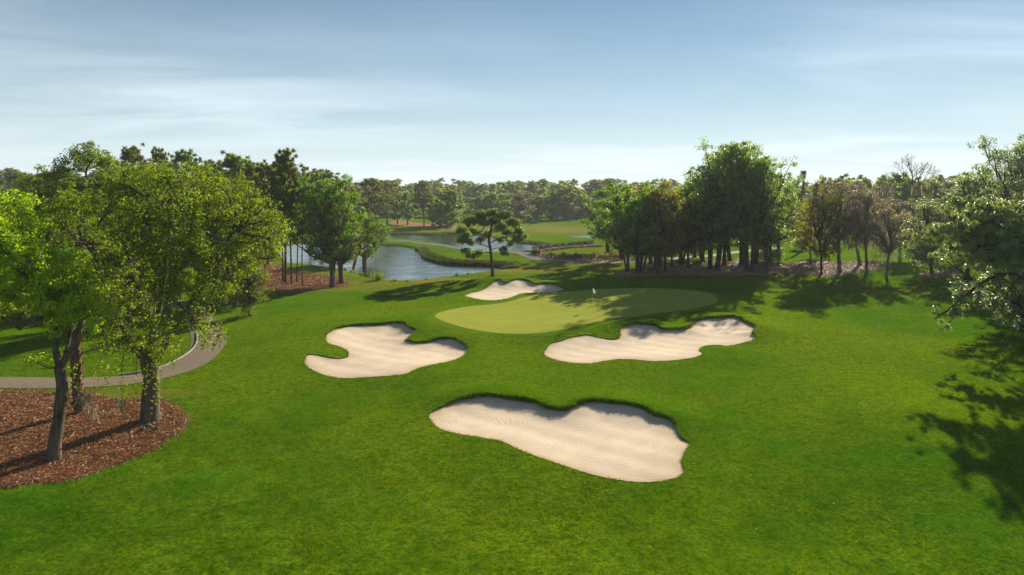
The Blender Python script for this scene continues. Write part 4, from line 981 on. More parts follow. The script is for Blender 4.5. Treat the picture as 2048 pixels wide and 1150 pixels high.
custom_tree(gB, [(110,440,2,1.7),(165,410,3,1.6),(170,480,0,1.7),(225,395,1,1.6),(250,450,-1.5,1.6),(290,375,2,1.6),(300,430,-2,1.6),(345,365,0,1.5),(360,420,-2.5,1.5),(400,375,2,1.5),(415,430,-1.5,1.5),(450,400,3,1.1),(470,450,1,1.2),
                 (505,455,2,1.3),(525,480,1,1.0),(150,545,1,1.4),(200,530,-2,1.5),(255,520,-2.5,1.5),(320,500,-3,1.6),(385,500,-2.5,1.5),(440,510,-1,1.4),(480,540,1,.8),(548,440,1,.8),(556,470,0,.7),(492,383,1,.8),(525,412,.5,.9),(238,362,.5,.9),(320,345,1,.9),(438,368,1,.8),(552,510,0,.6),(500,525,-.5,.7),(210,600,-1.5,1.2),(265,590,-2.5,1.3),(330,575,-3,1.3),(395,575,-2,1.3),
                 (440,590,0,1.0),(235,650,-1.5,1.05),(290,655,-2.2,1.1),(345,640,-2.5,1.05),(395,640,-1.5,.95),(415,670,-1,.6),(300,710,-1,.75),(330,690,-1.5,.8),(260,700,-1,.7),(215,680,-.5,.7)],
            800, 56, .074, 'leaf_spring', 'bark', [(300,842),(301,800),(303,760),(297,725)], .52,
            'large drooping yellow green oak with thick trunk beside the cart path', r1,
            limbs=[([(297,728,0),(270,690,0),(235,645,.5),(205,560,1),(180,480,1.5)], .30, .10), ([(300,728,0),(305,680,.5),(320,600,1),(335,500,.8),(345,420,.5)], .26, .09),
                   ([(303,728,0),(335,680,0),(385,600,0),(430,520,.5),(470,460,.8)], .22, .08), ([(235,645,.5),(260,560,-.8),(270,480,-1)], .16, .07), ([(335,680,0),(360,650,-1),(400,640,-1.4)], .12, .05)],
            rc=.42, droop=.3, sprays=[(190,690,760,-.5,60),(245,690,800,-1,70),(215,700,775,-.8,60),(275,700,790,-1.2,60),(160,720,790,-.4,40),(318,700,800,-.8,80),(290,720,790,-.8,70),(345,680,735,-1,60),(425,640,700,-1,80),(438,640,690,-.6,80),(410,650,700,-.8,80),(230,640,740,0,70),(300,740,830,-.55,50),(205,770,850,-.9,25),(252,780,835,-.9,20)],
            moss=[(240,800,-1,3,.5,.8),(183,815,-.9,2,.3,.8),(305,600,-1,6,.4,1)])

gH = GP(985, 553); r3 = np.random.default_rng(33)
custom_tree(gH, [(985,427,0,.85),(962,431,.5,.9),(1008,433,-.4,.95),(940,443,0,.85),(966,446,-1.2,.8),(1026,446,.3,.85),(990,445,1.5,.9),(1000,455,-1.4,.7),(924,462,.3,.8),(948,463,1.2,.8),(1016,464,1.0,.75),(1037,463,0,.7),
                 (923,481,-.3,.7),(938,484,.8,.65),(1034,478,-.8,.7),(1045,472,.6,.5),(1022,486,.8,.6),(932,503,-.5,.6),(944,512,-.3,.65),(958,505,.5,.5),(1006,500,-.7,.5),(1012,507,.4,.5),(975,470,2,.7),(960,480,-1.8,.5),(1000,478,1.8,.55),(934,472,-1.6,.7)],
            640, 62, .18, 'needle', 'bark_pine', [(985,553),(984,530),(981,500),(978,478),(983,455),(986,436)], .23,
            'lone spreading pine between the front pond and the back bunker', r3, rc=.46, aspect=.20, name='pine_tree',
            limbs=[([(981,495,0),(960,488,.2),(940,484,.3),(926,480,0)], .09, .04), ([(980,485,0),(1000,478,-.2),(1025,470,0),(1040,464,0)], .09, .04), ([(979,478,0),(958,465,.5),(938,455,.4)], .08, .03), ([(980,505,0),(960,505,-.2),(940,508,-.3)], .06, .03), ([(981,500,0),(998,495,-.3),(1010,500,-.6)], .06, .03)])
gT = GP(160, 630); r4 = np.random.default_rng(44)
custom_tree(gT, [(165,312,0,1.5),(192,310,.8,1.5),(148,330,-1,1.4),(210,330,-.5,1.6),(180,335,1.5,1.4),(225,352,.5,1.3),(130,352,1,1.5),(104,350,-1,1.4),(85,365,.5,1.5),(110,380,-2,1.6),(150,375,-2,1.3),(200,372,-1.5,1.4),(235,385,0,1.4),(70,395,1,1.6),(95,415,-2,1.7),
                 (135,415,-2.5,1.6),(180,415,-2.5,1.6),(225,420,-1.5,1.7),(60,430,0,1.6),(255,365,1.5,1.3),(278,348,.5,1.3),(300,360,1.2,1.3),(270,385,-1,1.5),(90,460,-2,1.8),(140,465,-3,1.8),(200,465,-3,1.8),(250,440,-1,1.7)],
            520, 56, .115, 'leaf_spring', 'bark', [(160,630),(160,560),(158,500),(160,455)], .42, 'tall airy oak with forked pale limbs at upper left', r4, rc=.62,
            limbs=[([(160,457,0),(150,430,0),(122,405,-.5),(112,372,-1),(118,350,-1)], .22, .07), ([(161,457,0),(172,420,0),(178,380,.3),(172,345,.3),(185,318,.3)], .26, .06), ([(172,420,0),(205,390,.4),(228,372,.4),(262,362,.8)], .15, .05), ([(160,470,0),(200,450,-1),(240,425,-1)], .16, .06)])
# booted palm between them
def cabbage_palm(g, top_px, lean_pts, r, label, boots=True, nfr=16, dead=14, fr=1.5, seed=5, key=None):
    rng = np.random.default_rng(seed)
    root = link('palm_tree', None, None, g, category='palm', label=label)
    A = smooth_open(np.array([rel(g, *q) for q in lean_pts]), .3); A[0, 2] -= .2
    p = Parts(); p.tube(A, r * (1 + rng.normal(0, .04, len(A))), 9); link('trunk', p.mesh('trunk', M['palm']), root)
    if boots:
        me = None; T = norm(np.gradient(A, axis=0))
        bp = Parts(); P8 = np.array([[-.10, 0, 0], [.10, 0, 0], [.07, .07, .22], [-.07, .07, .22], [-.035, .20, .40], [.035, .20, .40], [0, .03, .30]])
        me = mesh_np('boot', P8, [[[0, 1, 2, 3], [3, 2, 5, 4]], [[2, 6, 5], [4, 6, 3], [5, 6, 4]]], M['palm'])
        n = int(len(A) * 5.2); ph = 0
        for i in range(n):
            s = (i + .3) / n * (len(A) - 1) * (.98); i0 = int(s); c = A[i0] + (A[min(i0 + 1, len(A) - 1)] - A[i0]) * (s - i0)
            ph += 2.4; b = link('boot', me, root); rr = r * .82
            b.location = (c[0] - sin(ph) * rr, c[1] + cos(ph) * rr, c[2]); b.rotation_euler = (rng.uniform(-.15, .25), rng.uniform(-.2, .2), ph); b.scale = (rng.uniform(.8, 1.2),) * 3
    top = A[-1]
    def frond(n, lo, hi, mat, nm, ln):
        V = []; Fs = []; k = 0; R = []
        for i in range(n):
            az = rng.uniform(0, 2 * pi); el = rng.uniform(lo, hi); L = ln * rng.uniform(.75, 1.15)
            d = np.array([cos(az) * cos(el), sin(az) * cos(el), sin(el)]); side = norm(np.cross(d, [0, 0, 1.0])); up = np.cross(side, d)
            c = top + d * L * .55; c[2] -= L * .06
            v, = [[]]
            s_ = side * .012; V += [top - s_, top + s_, c + s_, c - s_]; Fs.append([k, k + 1, k + 2, k + 3]); k += 4; R.append(.4)
            for a in np.linspace(-1.5, 1.5, 17):
                e = c + (d * cos(a) + side * sin(a)) * L * .55 * rng.uniform(.8, 1.1) + up * .05; e[2] -= L * .22 * rng.uniform(.5, 1.5)
                m = (c + e) / 2 + np.array([0, 0, .07]); wv = norm(np.cross(e - c, up)) * .035
                V += [c, m + wv, e, m - wv]; Fs.append([k, k + 1, k + 2, k + 3]); k += 4; R.append(rng.uniform(0, 1))
        link(nm, mesh_np(nm, V, [Fs], mat, rnd=R), root)
    if nfr: frond(nfr, -.3, 1.3, M['palm_leaf'], 'crown', fr)
    if dead: frond(dead, -1.45, -.5, M['dead_frond'], 'dead_frond', fr * .9)
    return root
gP = GP(158, 827)
cabbage_palm(gP, None, [(158,827,0),(156,780,0),(152,720,0),(147,650,.1),(143,610,.1)], .27, 'palm with shaggy old leaf bases between the two left oaks', dead=16, nfr=14, fr=1.35)
gP2 = GP(705, 543)
cabbage_palm(gP2, None, [(705,543,0),(711,520,0),(717,500,.2),(720,478,.3)], .24, 'leaning slender palm with brown hanging fronds at the pond edge', boots=False, dead=18, nfr=18, fr=2.2, seed=6)

# roots and stump beside the thick oak
rp = Parts()
for (px, py, L, a) in [(294,858,.8,.3), (303,853,.6,2.0), (310,862,.5,1.1), (285,864,.6,2.8), (318,835,.5,.2)]:
    c = GP(px, py); P_ = np.array([c + [-.5 * L * cos(a), -.5 * L * sin(a), -.08], c + [-.15 * L, .05, .10], c + [.15 * L, 0, .20], c + [.5 * L * cos(a), .5 * L * sin(a), -.06]]) - GP(297, 858)
    rp.tube(smooth_open(P_, .12), .085, 7)
o = link('tree_root', rp.mesh('tree_root', M['bark_grey']), None, GP(297, 858), category='root', label='knobbly exposed tree root lump in front of the thick oak trunk')

# long needled pine cut by the right edge
def long_pine():
    rng = np.random.default_rng(77)
    D = 53.0; x0 = (2135 - HX) / F * D; g = np.array([x0, D, H(x0, D)])
    root = link('pine_tree', None, None, g, category='tree', label='long needled pine with arching low branch at the right edge')
    p = Parts()
    def limb(pts, ra, rb, k=7):
        B = smooth_open(np.array([rel(g, *q) for q in pts]), .35); B[1:-1] += rng.normal(0, .03, (len(B) - 2, 3)); p.tube(B, np.linspace(ra, rb, len(B)), k); return B
    base = limb([(2135,735,0),(2110,650,0),(2075,580,0),(2045,520,0),(2022,480,0),(2003,440,0),(1990,400,0)], .34, .12, 9)
    L = [limb([(2090,610,0),(2075,570,0),(2048,548,-.5),(2005,549,-1),(1962,566,-1.2),(1925,596,-1.4),(1893,622,-1.5),(1868,638,-1.6)], .22, .05)]
    L.append(limb([(2048,549,-.5),(2022,575,-.8),(2006,615,-.9),(1997,630,-1)], .07, .03))
    L.append(limb([(1925,596,-1.4),(1905,640,-1.5),(1878,662,-1.6)], .06, .025))
    for pts, ra in [([(2022,480,0),(2000,470,3),(1965,455,5.5)], .10), ([(2040,510,0),(2010,520,-2.5),(1975,522,-4)], .09), ([(2003,440,0),(2030,425,3),(2070,420,5)], .08), ([(2045,520,0),(2060,500,-3),(2095,480,-5)], .10), ([(2022,480,0),(2005,455,-3),(1985,440,-4.5)], .08),
                    ([(2050,530,0),(2040,505,4),(2010,495,7)], .10), ([(2003,440,0),(1970,430,2.5),(1935,425,4)], .07), ([(2060,555,0),(2100,520,4),(2130,500,7)], .10), ([(2010,455,0),(1960,452,-.6),(1920,456,-1),(1870,470,-1.4)], .16), ([(2022,480,0),(1950,478,1),(1890,472,1.4),(1850,480,2),(1822,470,2.2)], .13), ([(2040,510,0),(1985,500,-1.4),(1940,492,-2),(1905,500,-2.4)], .12),
                    ([(1995,420,0),(1950,408,.5),(1905,402,1)], .09), ([(2000,430,0),(2050,415,.5),(2110,408,1)], .10), ([(2022,480,0),(2080,455,-.5),(2140,440,-.8)], .12), ([(2045,520,0),(2100,500,1),(2180,480,2)], .14),
                    ([(2060,550,0),(2120,540,-1),(2190,535,-1.5)], .12), ([(2030,495,0),(2060,470,2),(2100,455,3.5)], .10), ([(2010,455,0),(1975,480,-1.8),(1960,530,-2.4)], .07), ([(2075,580,0),(2130,570,2),(2200,560,3)], .12),
                    ([(2000,435,0),(1985,420,-1.5),(1960,415,-2.6)], .08), ([(2045,520,0),(2000,520,2.4),(1950,512,3.6),(1900,505,4)], .10), ([(2110,650,0),(2170,600,-2),(2240,570,-3)], .15), ([(2110,650,0),(2190,620,2),(2280,600,3)], .15)]:
        L.append(limb(pts, ra, .035, 6))
    C = []
    for i, B in enumerate(L):
        n = {0: 40, 1: 12, 2: 7}.get(i, 92)
        lo = .34 if i == 0 else .15
        for _ in range(n):
            s = rng.uniform(lo, 1.0); a = B[int(s * (len(B) - 1))]
            sp = .35 if i < 3 else .8
            c = a + rng.normal(0, 1, 3) * np.array([sp, sp, sp * .45]) + np.array([0, 0, .08 if i else -.02])
            if i == 0 and rng.uniform() < .3: c[2] -= rng.uniform(.2, .7)
            C.append(c); p.tube(np.array([a, (a + c) / 2 + rng.normal(0, .05, 3), c]), [.028, .02, .012], 4)
    C = np.array(C); k = 105; idx = np.repeat(np.arange(len(C)), k); m = len(idx)
    axis = norm(rng.normal(size=(len(C), 3)) * .5 + np.array([-.2, -.2, .25]))
    d = norm(rng.normal(size=(m, 3)) * .75 + axis[idx]); ln = rng.uniform(.28, .50, m)[:, None]
    mid = C[idx] + d * ln * .55; tip = C[idx] + d * ln * np.array([.9, .9, .75]) - np.array([0, 0, 1.0]) * ln * rng.uniform(.25, .75, (m, 1))
    s = norm(np.cross(d, rng.normal(size=(m, 3)))) * .013
    V = np.stack([C[idx], mid + s, tip, mid - s], 1).reshape(-1, 3)
    link('trunk', p.mesh('trunk', M['bark_dark']), root)
    link('crown', mesh_np('crown', V, [np.arange(4 * m).reshape(m, 4)], M['needle_glossy'], rnd=np.clip(.5 * rng.uniform(0, 1, m) + .5 * rng.uniform(0, 1, len(C))[idx], 0, 1)), root)
long_pine()
# neighbours of that pine just outside the picture whose shade falls on the lawn
plant('silver_a', None, None, x=47.5, y=62.5, Hm=11.5, Rm=6, label='dense oak behind the long needled pine at the right edge', name='oak_tree')

# bare tree with moss
def bare_tree():
    rng = np.random.default_rng(8); g = GP(1835, 512); p = Parts(); tips = []; lower = []
    def grow(a, d, L, r, dep):
        b = a + d * L; m = (a + b) / 2 + rng.normal(0, .07, 3) * L
        p.tube(bezier(a, m, b, 4), np.linspace(r, r * .72, 4), 6 if dep < 3 else 3)
        if dep > 2: lower.append(b)
        if dep >= 7: tips.append(b); return
        for i in range(3 if dep in (1, 3, 5) else 2):
            dd = norm(d + rng.normal(0, .42 if dep else .3, 3) + np.array([0, 0, .05])); grow(b, dd, L * rng.uniform(.66, .88), r * .66, dep + 1)
    grow(np.array([0, 0, -.2]), norm(np.array([.05, 0, 1.0])), 4.4, .46, 0)
    t = np.array(tips); q = np.array(lower)
    zmax = t[:, 2].max(); want = CAMZ - g[2] + 75 / F * g[1]
    root = link('bare_tree', None, None, g, category='tree', label='tall nearly leafless tree with thin bare twigs against the sky')
    s_ = want / zmax; root.scale = (s_, s_, s_)
    link('trunk', p.mesh('trunk', M['bark_grey']), root)
    c = t[rng.uniform(size=len(t)) < .5]; idx = np.repeat(np.arange(len(c)), 5); v, f = leaves(c[idx] + rng.normal(0, .15, (len(idx), 3)), rng.normal(size=(len(idx), 3)), .11, .5, rng)
    link('crown', mesh_np('crown', v, [f], M['leaf_rust'], rnd=rng.uniform(0, 1, len(idx))), root)
    low = q[q[:, 2] < zmax * .72]; link('spanish_moss', moss_mesh(9, low[rng.integers(0, len(low), 220)], lmin=.8, lmax=2.2, nper=7, wdt=.07), root, kind='stuff')
bare_tree()

# ------------------------------------------------------------------ shrubs, hedge, flowers
def shrub_mesh(seed, R, Hh, n, size, mat, spike=0.0, aspect=.5):
    rng = np.random.default_rng(seed); nc = 16
    c = norm(rng.normal(size=(nc, 3))) * np.array([R, R, Hh * .5]) * rng.uniform(.3, .8, (nc, 1)); c[:, 2] = np.abs(c[:, 2]) + Hh * .3
    idx = rng.integers(0, nc, n); P = c[idx] + rng.normal(0, .22, (n, 3)) * np.array([R, R, Hh]) * .9; P[:, 2] = np.clip(P[:, 2], .03, Hh)
    v, f = leaves(P, rng.normal(size=(n, 3)) + [0, 0, .5], size, aspect, rng)
    return mesh_np('foliage', v, [f], mat, rnd=rng.uniform(0, 1, n))
def stems_mesh(seed, n, R, Hh, mat, r=.02):
    rng = np.random.default_rng(seed); p = Parts()
    for _ in range(n):
        a = rng.uniform(0, 2 * pi); e = np.array([cos(a) * R * rng.uniform(.3, 1), sin(a) * R * rng.uniform(.3, 1), Hh * rng.uniform(.6, 1)])
        p.tube(bezier(np.array([0, 0, -.05]), e * [.3, .3, .6], e, 4), np.linspace(r, r * .4, 4), 4)
    return p.mesh('stems', mat)
rose = [shrub_mesh(60 + i, .75, 1.25, 420, .075, M['red_leaf']) for i in range(3)]; rstem = [stems_mesh(70 + i, 9, .6, 1.0, M['bark_dark']) for i in range(3)]
rs = np.random.default_rng(5)
def bush(fm, st, px, py, sc, label, group=None, name='shrub', cat='shrub', g=None):
    g = GP(px, py) if g is None else g
    root = link(name, None, None, g, category=cat, label=label); root.rotation_euler = (0, 0, rs.uniform(0, 6)); root.scale = (sc * rs.uniform(.85, 1.1), sc, sc * rs.uniform(.8, 1.15))
    if group: root['group'] = group
    link('foliage', fm, root); 
    if st: link('stems', st, root)
rx = [(1078,510),(1086,512),(1094,513),(1101,514.5),(1110,515.5),(1119,516.5),(1127,517),(1133,517.5),(1142,518),(1152,518.5),(1161,518.5),(1173,519),(1183,519),(1189,516),(1197,519),(1206,519),(1214,518.5),(1221,516.5),(1229,518.5),(1236,518.5),(1245,518),(1253,517.5),(1260,515.5),(1268,517.5),(1277,517),(1286,517),(1296,516.5),(1305,516)]
for i, (px, py) in enumerate(rx):
    bush(rose[i % 3], rstem[i % 3], px, py, rs.uniform(.75, 1.25), ORD[i] + ' reddish shrub along the cart path, counted from the flower bed tip', 'reddish shrubs along the cart path')
for i, (px, py) in enumerate([(1388,499),(1396,498),(1403,499),(1411,497.5),(1425,498),(1434,498),(1443,497)]):
    bush(rose[i % 3], rstem[i % 3], px, py, 1.1, ORD[i] + ' reddish shrub from the left in the short row beyond the grove', 'reddish shrubs beyond the grove')
dk = shrub_mesh(80, 1.0, 1.3, 1500, .09, M['hedge']); dks = stems_mesh(81, 8, .8, 1.0, M['bark_dark'])
bush(dk, dks, 1070, 508.5, 1.0, 'dark rounded shrub at the tip of the border')
gl = shrub_mesh(82, 1.3, 2.1, 1600, .10, M['leaf_oak2'])
bush(gl, dks, 1524, 524, 1.15, 'dark bushy shrub behind the rightmost grove trunk')
bush(gl, dks, 1552, 526, 1.25, 'larger rounded shrub right of the grove')
bush(gl, dks, 1395, 536, .8, 'sparse small bush in the grove clearing')
for i, (px, py, sc, lab) in enumerate([(1660,470,1.6,'grey green bush on the lawn left of the mossy oaks'),(1700,462,1.8,'low tan bush beyond the mossy oaks'),(1760,470,1.6,'bush in shade behind the short mossy oak'),(1595,500,1.7,'bush in shade at the right rear of the grove')]):
    bush(gl, dks, px, py, sc, lab)
rd = np.random.default_rng(12)
def reed_mesh(seed, n=120, R=.8, Hh=1.1):
    r = np.random.default_rng(seed); b = r.normal(0, R * .45, (n, 3)); b[:, 2] = 0; d = r.normal(0, .3, (n, 3)); d[:, 2] = 1; d = norm(d) * Hh * r.uniform(.5, 1.1, (n, 1))
    s = norm(np.cross(d, r.normal(size=(n, 3)))) * .03
    V = np.stack([b - s, b + s, b + d * .6 + s, b + d, b + d * .6 - s], 1).reshape(-1, 3); k = np.arange(n)[:, None] * 5
    return mesh_np('foliage', V, [k + np.array([0, 1, 2, 3, 4])], M['reed'], rnd=r.uniform(0, 1, n))
reed = [reed_mesh(i) for i in (1, 2)]
for i, (px, py, sc, lab) in enumerate([(757,560,1.7,'largest clump of bright reeds on the near pond shore'),(790,562,.6,'tiny reed tuft right of the largest reed clump'),(690,541,.9,'bright weeds on the point below the leaning palm'),(702,545,.9,'bright weeds left of the pond corner'),(722,550,1.0,'bright weeds at the pond corner'),
                                       (914,551,.7,'small reed tuft on the shore left of the lone pine'),(936,549,.6,'short reed tuft nearest the lone pine'),(852,559,.5,'sparse thin reed stalks in the pond shallows'),(815,563,.5,'thin reed stalks left of the pond shallows'),(660,537,.9,'yellow green weeds behind the oak trunks')]):
    bush(reed[i % 2], None, px, py, sc * .62, lab, name='reed_clump', cat='reeds')
# hedge blocks
hr = np.random.default_rng(31)
def hedge_mesh(seed, L, W, Hh, n=1500):
    r = np.random.default_rng(seed); P = r.uniform(-.5, .5, (n, 3)); f = r.integers(0, 3, n); sgn = np.sign(r.uniform(-.6, .4, n) * -1)
    P[np.arange(n), f] = .5 * sgn * r.uniform(.86, 1.02, n); P = P * np.array([L, W, Hh]); P[:, 2] += Hh / 2
    v, fc = leaves(P, r.normal(size=(n, 3)) + [0, 0, .4], .085, .55, r)
    return mesh_np('hedge', v, [fc], M['hedge'], rnd=r.uniform(0, 1, n))
hm = hedge_mesh(1, 2.0, 1.1, .95)
hp = [(1075,500.5),(1090.5,498.5),(1106,496.5),(1121,495),(1136,493.5),(1150,492),(1164,491),(1178,490)]
for i, (px, py) in enumerate(hp):
    g = GP(px, py); nx = GP(*(hp[i + 1] if i < len(hp) - 1 else (1192, 489))); pv = g
    root = link('hedge', None, None, g, category='hedge', group='clipped hedge blocks behind the flower bed', label=ORD[i] + ' clipped box hedge block from the flower bed tip')
    root.rotation_euler = (0, 0, math.atan2(nx[1] - pv[1], nx[0] - pv[0])); root.scale = (np.linalg.norm((nx - pv)[:2]) / 2.0 * .93, 1, rs.uniform(.9, 1.1))
    link('foliage', hm, root); link('stems', dks, root).scale = (.8, .4, .6)
# flower bed
fp = smooth_open([ground_pt(*p)[:2] for p in [(1050,506),(1062,505),(1080,502.5),(1100,500),(1125,497.2),(1150,495.2),(1175,493.4),(1200,491.5)]], .5)
def flowers(name, n, mat, seed, lo, hi, label):
    r = np.random.default_rng(seed); i = r.integers(0, len(fp) - 1, n); T = norm(np.gradient(fp, axis=0)); Nn = np.stack([-T[:, 1], T[:, 0]], 1)
    off = r.uniform(lo, hi, n); clus = .25 * np.sin(i * 1.3); q = fp[i] + T[i] * r.uniform(0, .5, (n, 1)) + Nn[i] * (off + clus * 0)[:, None]
    z = heights(q[:, 0], q[:, 1]) + r.uniform(.05, .38, n)
    v, f = leaves(np.column_stack([q, z]), r.normal(size=(n, 3)) + [0, -.3, .8], .085, .7, r)
    link(name, mesh_np(name, v, [f], mat, rnd=r.uniform(0, 1, n)), kind='stuff', label=label)
flowers('pink_flowers', 2200, M['flower_pink'], 1, -1.5, -.1, 'pink flowers along the front of the curved bed')
flowers('violet_flowers', 2600, M['flower_violet'], 2, -.4, 1.2, 'violet flowers along the back of the curved bed')
flowers('flower_leaves', 6500, M['hedge'], 3, -1.6, 1.3, 'low green leaves between the bed flowers')
# rank grass on the pond banks
def bank_grass(name, pond, ylim, xlim, n, hgt, seed, label, lo=-.1, hi=1.6):
    r = np.random.default_rng(seed); P = PL[pond]; N_ = 0; keep = []
    while N_ < n:
        i = r.integers(0, len(P), n * 2); q = P[i] + r.normal(0, 1.4, (n * 2, 2)); sd = sdf(P, q[:, 0], q[:, 1], 9)
        px = HX + F * q[:, 0] / q[:, 1]
        ok = (sd > lo) & (sd < hi) & (q[:, 1] > ylim[0]) & (q[:, 1] < ylim[1]) & (px > xlim[0]) & (px < xlim[1]); keep.append(q[ok]); N_ += ok.sum()
    q = np.vstack(keep)[:n]; z = heights(q[:, 0], q[:, 1]); b = np.column_stack([q, z - .02]); d = r.normal(0, .35, (n, 3)); d[:, 2] = 1; d = d * hgt * r.uniform(.4, 1.1, (n, 1))
    s = norm(np.cross(d, r.normal(size=(n, 3)))) * .05
    V = np.stack([b - s, b + s, b + d], 1).reshape(-1, 3)
    link(name, mesh_np(name, V, [np.arange(3 * n).reshape(n, 3)], M['bankgrass'], rnd=np.clip(r.uniform(0, .6, n) + .5 * (sdf(P, q[:, 0], q[:, 1], 9) > hi * .75), 0, 1)), kind='stuff', label=label)
bank_grass('bank_grass', 'pond_front', (111, 150), (700, 1040), 17000, .85, 1, 'rank dark grass on the far bank of the nearer pond', hi=2.4)
bank_grass('bank_grass', 'pond_back', (150, 205), (985, 1100), 6000, .6, 2, 'rank dark grass on the right bank of the second pond', hi=2.6)
bank_grass('bank_grass', 'pond_back', (186, 215), (720, 1000), 7000, .6, 3, 'rank dark grass on the far bank of the second pond', hi=3.2)

# litter: straw spilled over the bed edge, fallen leaves on the turf
def litter(name, q, size, asp, mat, seed, label):
    r = np.random.default_rng(seed); n = len(q); z = heights(q[:, 0], q[:, 1]) + .05 + r.uniform(0, .02, n)
    v, f = leaves(np.column_stack([q, z]), r.normal(0, .35, (n, 3)) + [0, 0, 1], size, asp, r); link(name, mesh_np(name, v, [f], mat, rnd=r.uniform(0, 1, n)), kind='stuff', label=label)
r = np.random.default_rng(91)
for k, mt, n in (('mulch_left', 'straw', 5200), ('mulch_grove', 'chip', 4200), ('mulch_pines', 'straw', 2200)):
    P_ = PL[k]; q = P_[r.integers(0, len(P_), n)] + r.normal(0, .35, (n, 2)) + r.uniform(-.5, .5, (n, 1)) * 0
    P2 = P_[(np.arange(n) * 7) % len(P_)] + (np.roll(P_, -1, 0) - P_)[(np.arange(n) * 7) % len(P_)] * r.uniform(0, 1, (n, 1)) + r.normal(0, .22, (n, 2))
    litter('spilled_straw' if mt == 'straw' else 'spilled_chips', P2[(P2[:, 1] > 20)], .055, .22, M[mt], 5, 'stray bits lying on the grass along the ' + {'mulch_left': 'left straw bed edge', 'mulch_grove': 'wood chip bed edge', 'mulch_pines': 'pine bed edge'}[k])
yy = r.uniform(24, 80, 1100); q = np.stack([r.uniform(-.6, .80, 1100) ** 1.0 * yy, yy], 1)
sdm = np.minimum.reduce([sdf(PL[k], q[:, 0], q[:, 1], 2) for k in BUNK + ['green']])
litter('fallen_leaves', q[sdm > .5], .028, .5, M['dead_frond'], 6, 'tiny scattered fallen leaves and twigs on the fairway')

# ------------------------------------------------------------------ flag, tee marker, building, nest pole
g = GP(1185.5, 617)
fr_ = link('golf_flag', None, None, g, category='flag', label='black and white checkered flag on a thin stick in the hole')
p = Parts(); p.tube(np.array([[0, 0, -.1], [0, 0, 2.16]]), .007, 8); link('pole', p.mesh('pole', M['white']), fr_)
nx_, nz_ = 10, 8; V = []; 
for i in range(nx_ + 1):
    for j in range(nz_ + 1):
        u, v = i / nx_, j / nz_
        V.append((.02 + u * .34 * (.75 + .25 * v), .07 * sin(u * 7 + v * 2) * u, 2.13 - (1 - v) * .42 - u * .22 * (1 + .4 * sin(v * 3))))
Q = [[i * (nz_ + 1) + j, (i + 1) * (nz_ + 1) + j, (i + 1) * (nz_ + 1) + j + 1, i * (nz_ + 1) + j + 1] for i in range(nx_) for j in range(nz_)]
me = mesh_np('cloth', V, [Q], M['flag'], smooth=True); uv = me.uv_layers.new(name='UVMap')
li = np.empty(len(me.loops), np.int32); me.loops.foreach_get('vertex_index', li)
uv.data.foreach_set('uv', np.column_stack([li // (nz_ + 1) / nx_, li % (nz_ + 1) / nz_]).astype(np.float32).ravel()); link('cloth', me, fr_)
p = Parts(); a = np.arange(20) * 2 * pi / 20; p.tube(np.array([[0, 0, -.02], [0, 0, .034]]), .054, 20); link('cup', p.mesh('cup', M['white']), fr_)
g = GP(1083, 471); p = Parts(); p.tube(np.array([[0, 0, -.05], [0, 0, .18], [0, 0, .36], [0, 0, .44]]), [.10, .17, .15, .04], 10)
link('tee_marker', p.mesh('tee_marker', M['white']), None, g, category='tee marker', label='small white tee marker on the lawn beyond the second pond')

def box(x0, x1, y0, y1, z0, z1):
    V = [(x, y, z) for x in (x0, x1) for y in (y0, y1) for z in (z0, z1)]
    return np.array(V), np.array([[0, 1, 3, 2], [4, 6, 7, 5], [0, 4, 5, 1], [2, 3, 7, 6], [0, 2, 6, 4], [1, 5, 7, 3]])
def boxes(name, L, mat, parent):
    p = Parts()
    for b in L: p.add(*box(*b))
    me = p.mesh(name, mat, smooth=False); return link(name, me, parent)
D = 232.0; g = np.array([(1628 - HX) / F * D, D, 0.0])
bl = link('clubhouse', None, None, g, category='building', label='flat roofed grey building half hidden behind the trees at right')
boxes('wall', [(-9, 9, 0, 12, -.5, 6.4), (-9.02, 9.02, -.02, 12.02, 8.4, 11.2)], M['wall'], bl)
boxes('wall', [(-9, -7.6, 0, 12, 6.4, 8.4), (7.6, 9, 0, 12, 6.4, 8.4), (-7.6, 7.6, 3, 12, 6.4, 8.4)], M['wall'], bl)
boxes('roof', [(-9.5, 9.5, -.5, 12.5, 11.2, 11.75)], M['white'], bl)
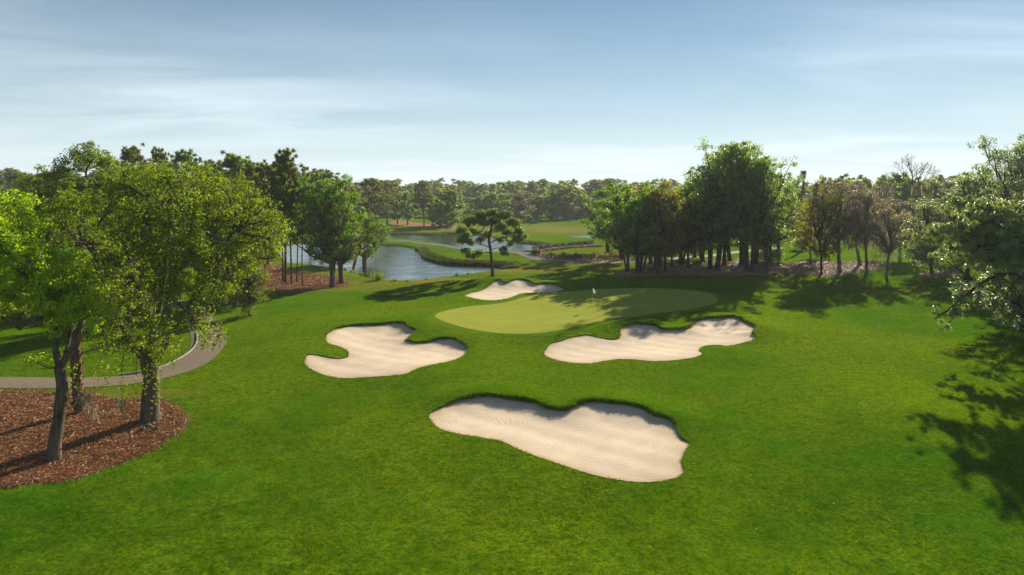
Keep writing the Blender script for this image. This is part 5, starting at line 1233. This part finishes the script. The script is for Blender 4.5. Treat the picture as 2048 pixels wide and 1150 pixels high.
for i in range(5):
    f_ = boxes('window', [(-7.2 + i * 3, -4.8 + i * 3, 2.86, 2.99, 6.6, 6.72), (-7.2 + i * 3, -4.8 + i * 3, 2.86, 2.99, 8.1, 8.2), (-7.2 + i * 3, -7.1 + i * 3, 2.86, 2.99, 6.72, 8.1), (-4.9 + i * 3, -4.8 + i * 3, 2.86, 2.99, 6.72, 8.1)], M['white'], bl)
    boxes('pane', [(-7.1 + i * 3, -4.9 + i * 3, 2.91, 2.95, 6.72, 8.1)], M['glass'], f_)
g = GP(1606, 500); hN = CAMZ - g[2] + 38 / F * g[1]
np_ = link('nest_pole', None, None, g, category='dead tree', label='tall bare grey palm snag topped by a twig nest')
p = Parts(); zz_ = np.linspace(-.2, hN - 1, 14); p.tube(np.column_stack([.12 * np.sin(zz_ * .5), 0 * zz_, zz_]), np.linspace(.33, .24, 14), 8); link('trunk', p.mesh('trunk', M['bark_grey']), np_)
r = np.random.default_rng(3); p = Parts()
for _ in range(190):
    a = r.uniform(0, 2 * pi); z = r.uniform(-1.5, 0); rr = (.28 + .22 * (1 + z / 1.5) ** .5) * r.uniform(.4, 1.25); c = np.array([rr * cos(a) + .1, rr * sin(a), hN + z]); d = np.array([-sin(a), cos(a), r.normal(0, .5)]) * r.uniform(.2, .5)
    p.tube(np.array([c - d, c + d]), .025, 3)
p.tube(np.array([[.1, 0, hN - 1.5], [.1, 0, hN - .5], [.1, 0, hN - .15]]), [.2, .36, .3], 10); link('nest', p.mesh('nest', M['bark_grey'], smooth=False), np_)

# ------------------------------------------------------------------ haze
hz = box(-4600, 4600, -4600, 4600, -4.0, 30.0); me = mesh_np('haze', hz[0], [hz[1]], [])
mh = bpy.data.materials.new('haze_air'); mh.use_nodes = True; t = NT(mh.node_tree)
pv = t.n('ShaderNodeVolumePrincipled', {'Color': (0.86, 0.92, 1.0, 1), 'Density': 0.00024, 'Anisotropy': 0.1})
mh.cycles.homogeneous_volume = True
t.n('ShaderNodeOutputMaterial', {'Volume': pv.outputs[0]}); me.materials.append(mh)
link('haze', me, kind='stuff', label='thin pale summer haze over the course')
tu = {}; tot = 0
for o in COL.objects:
    if o.type == 'MESH': n = sum(len(p.vertices) - 2 for p in []) or len(o.data.loops) - 2 * len(o.data.polygons); tu[o.data.name] = n; tot += n
TRIS = (sum(tu.values()), tot)
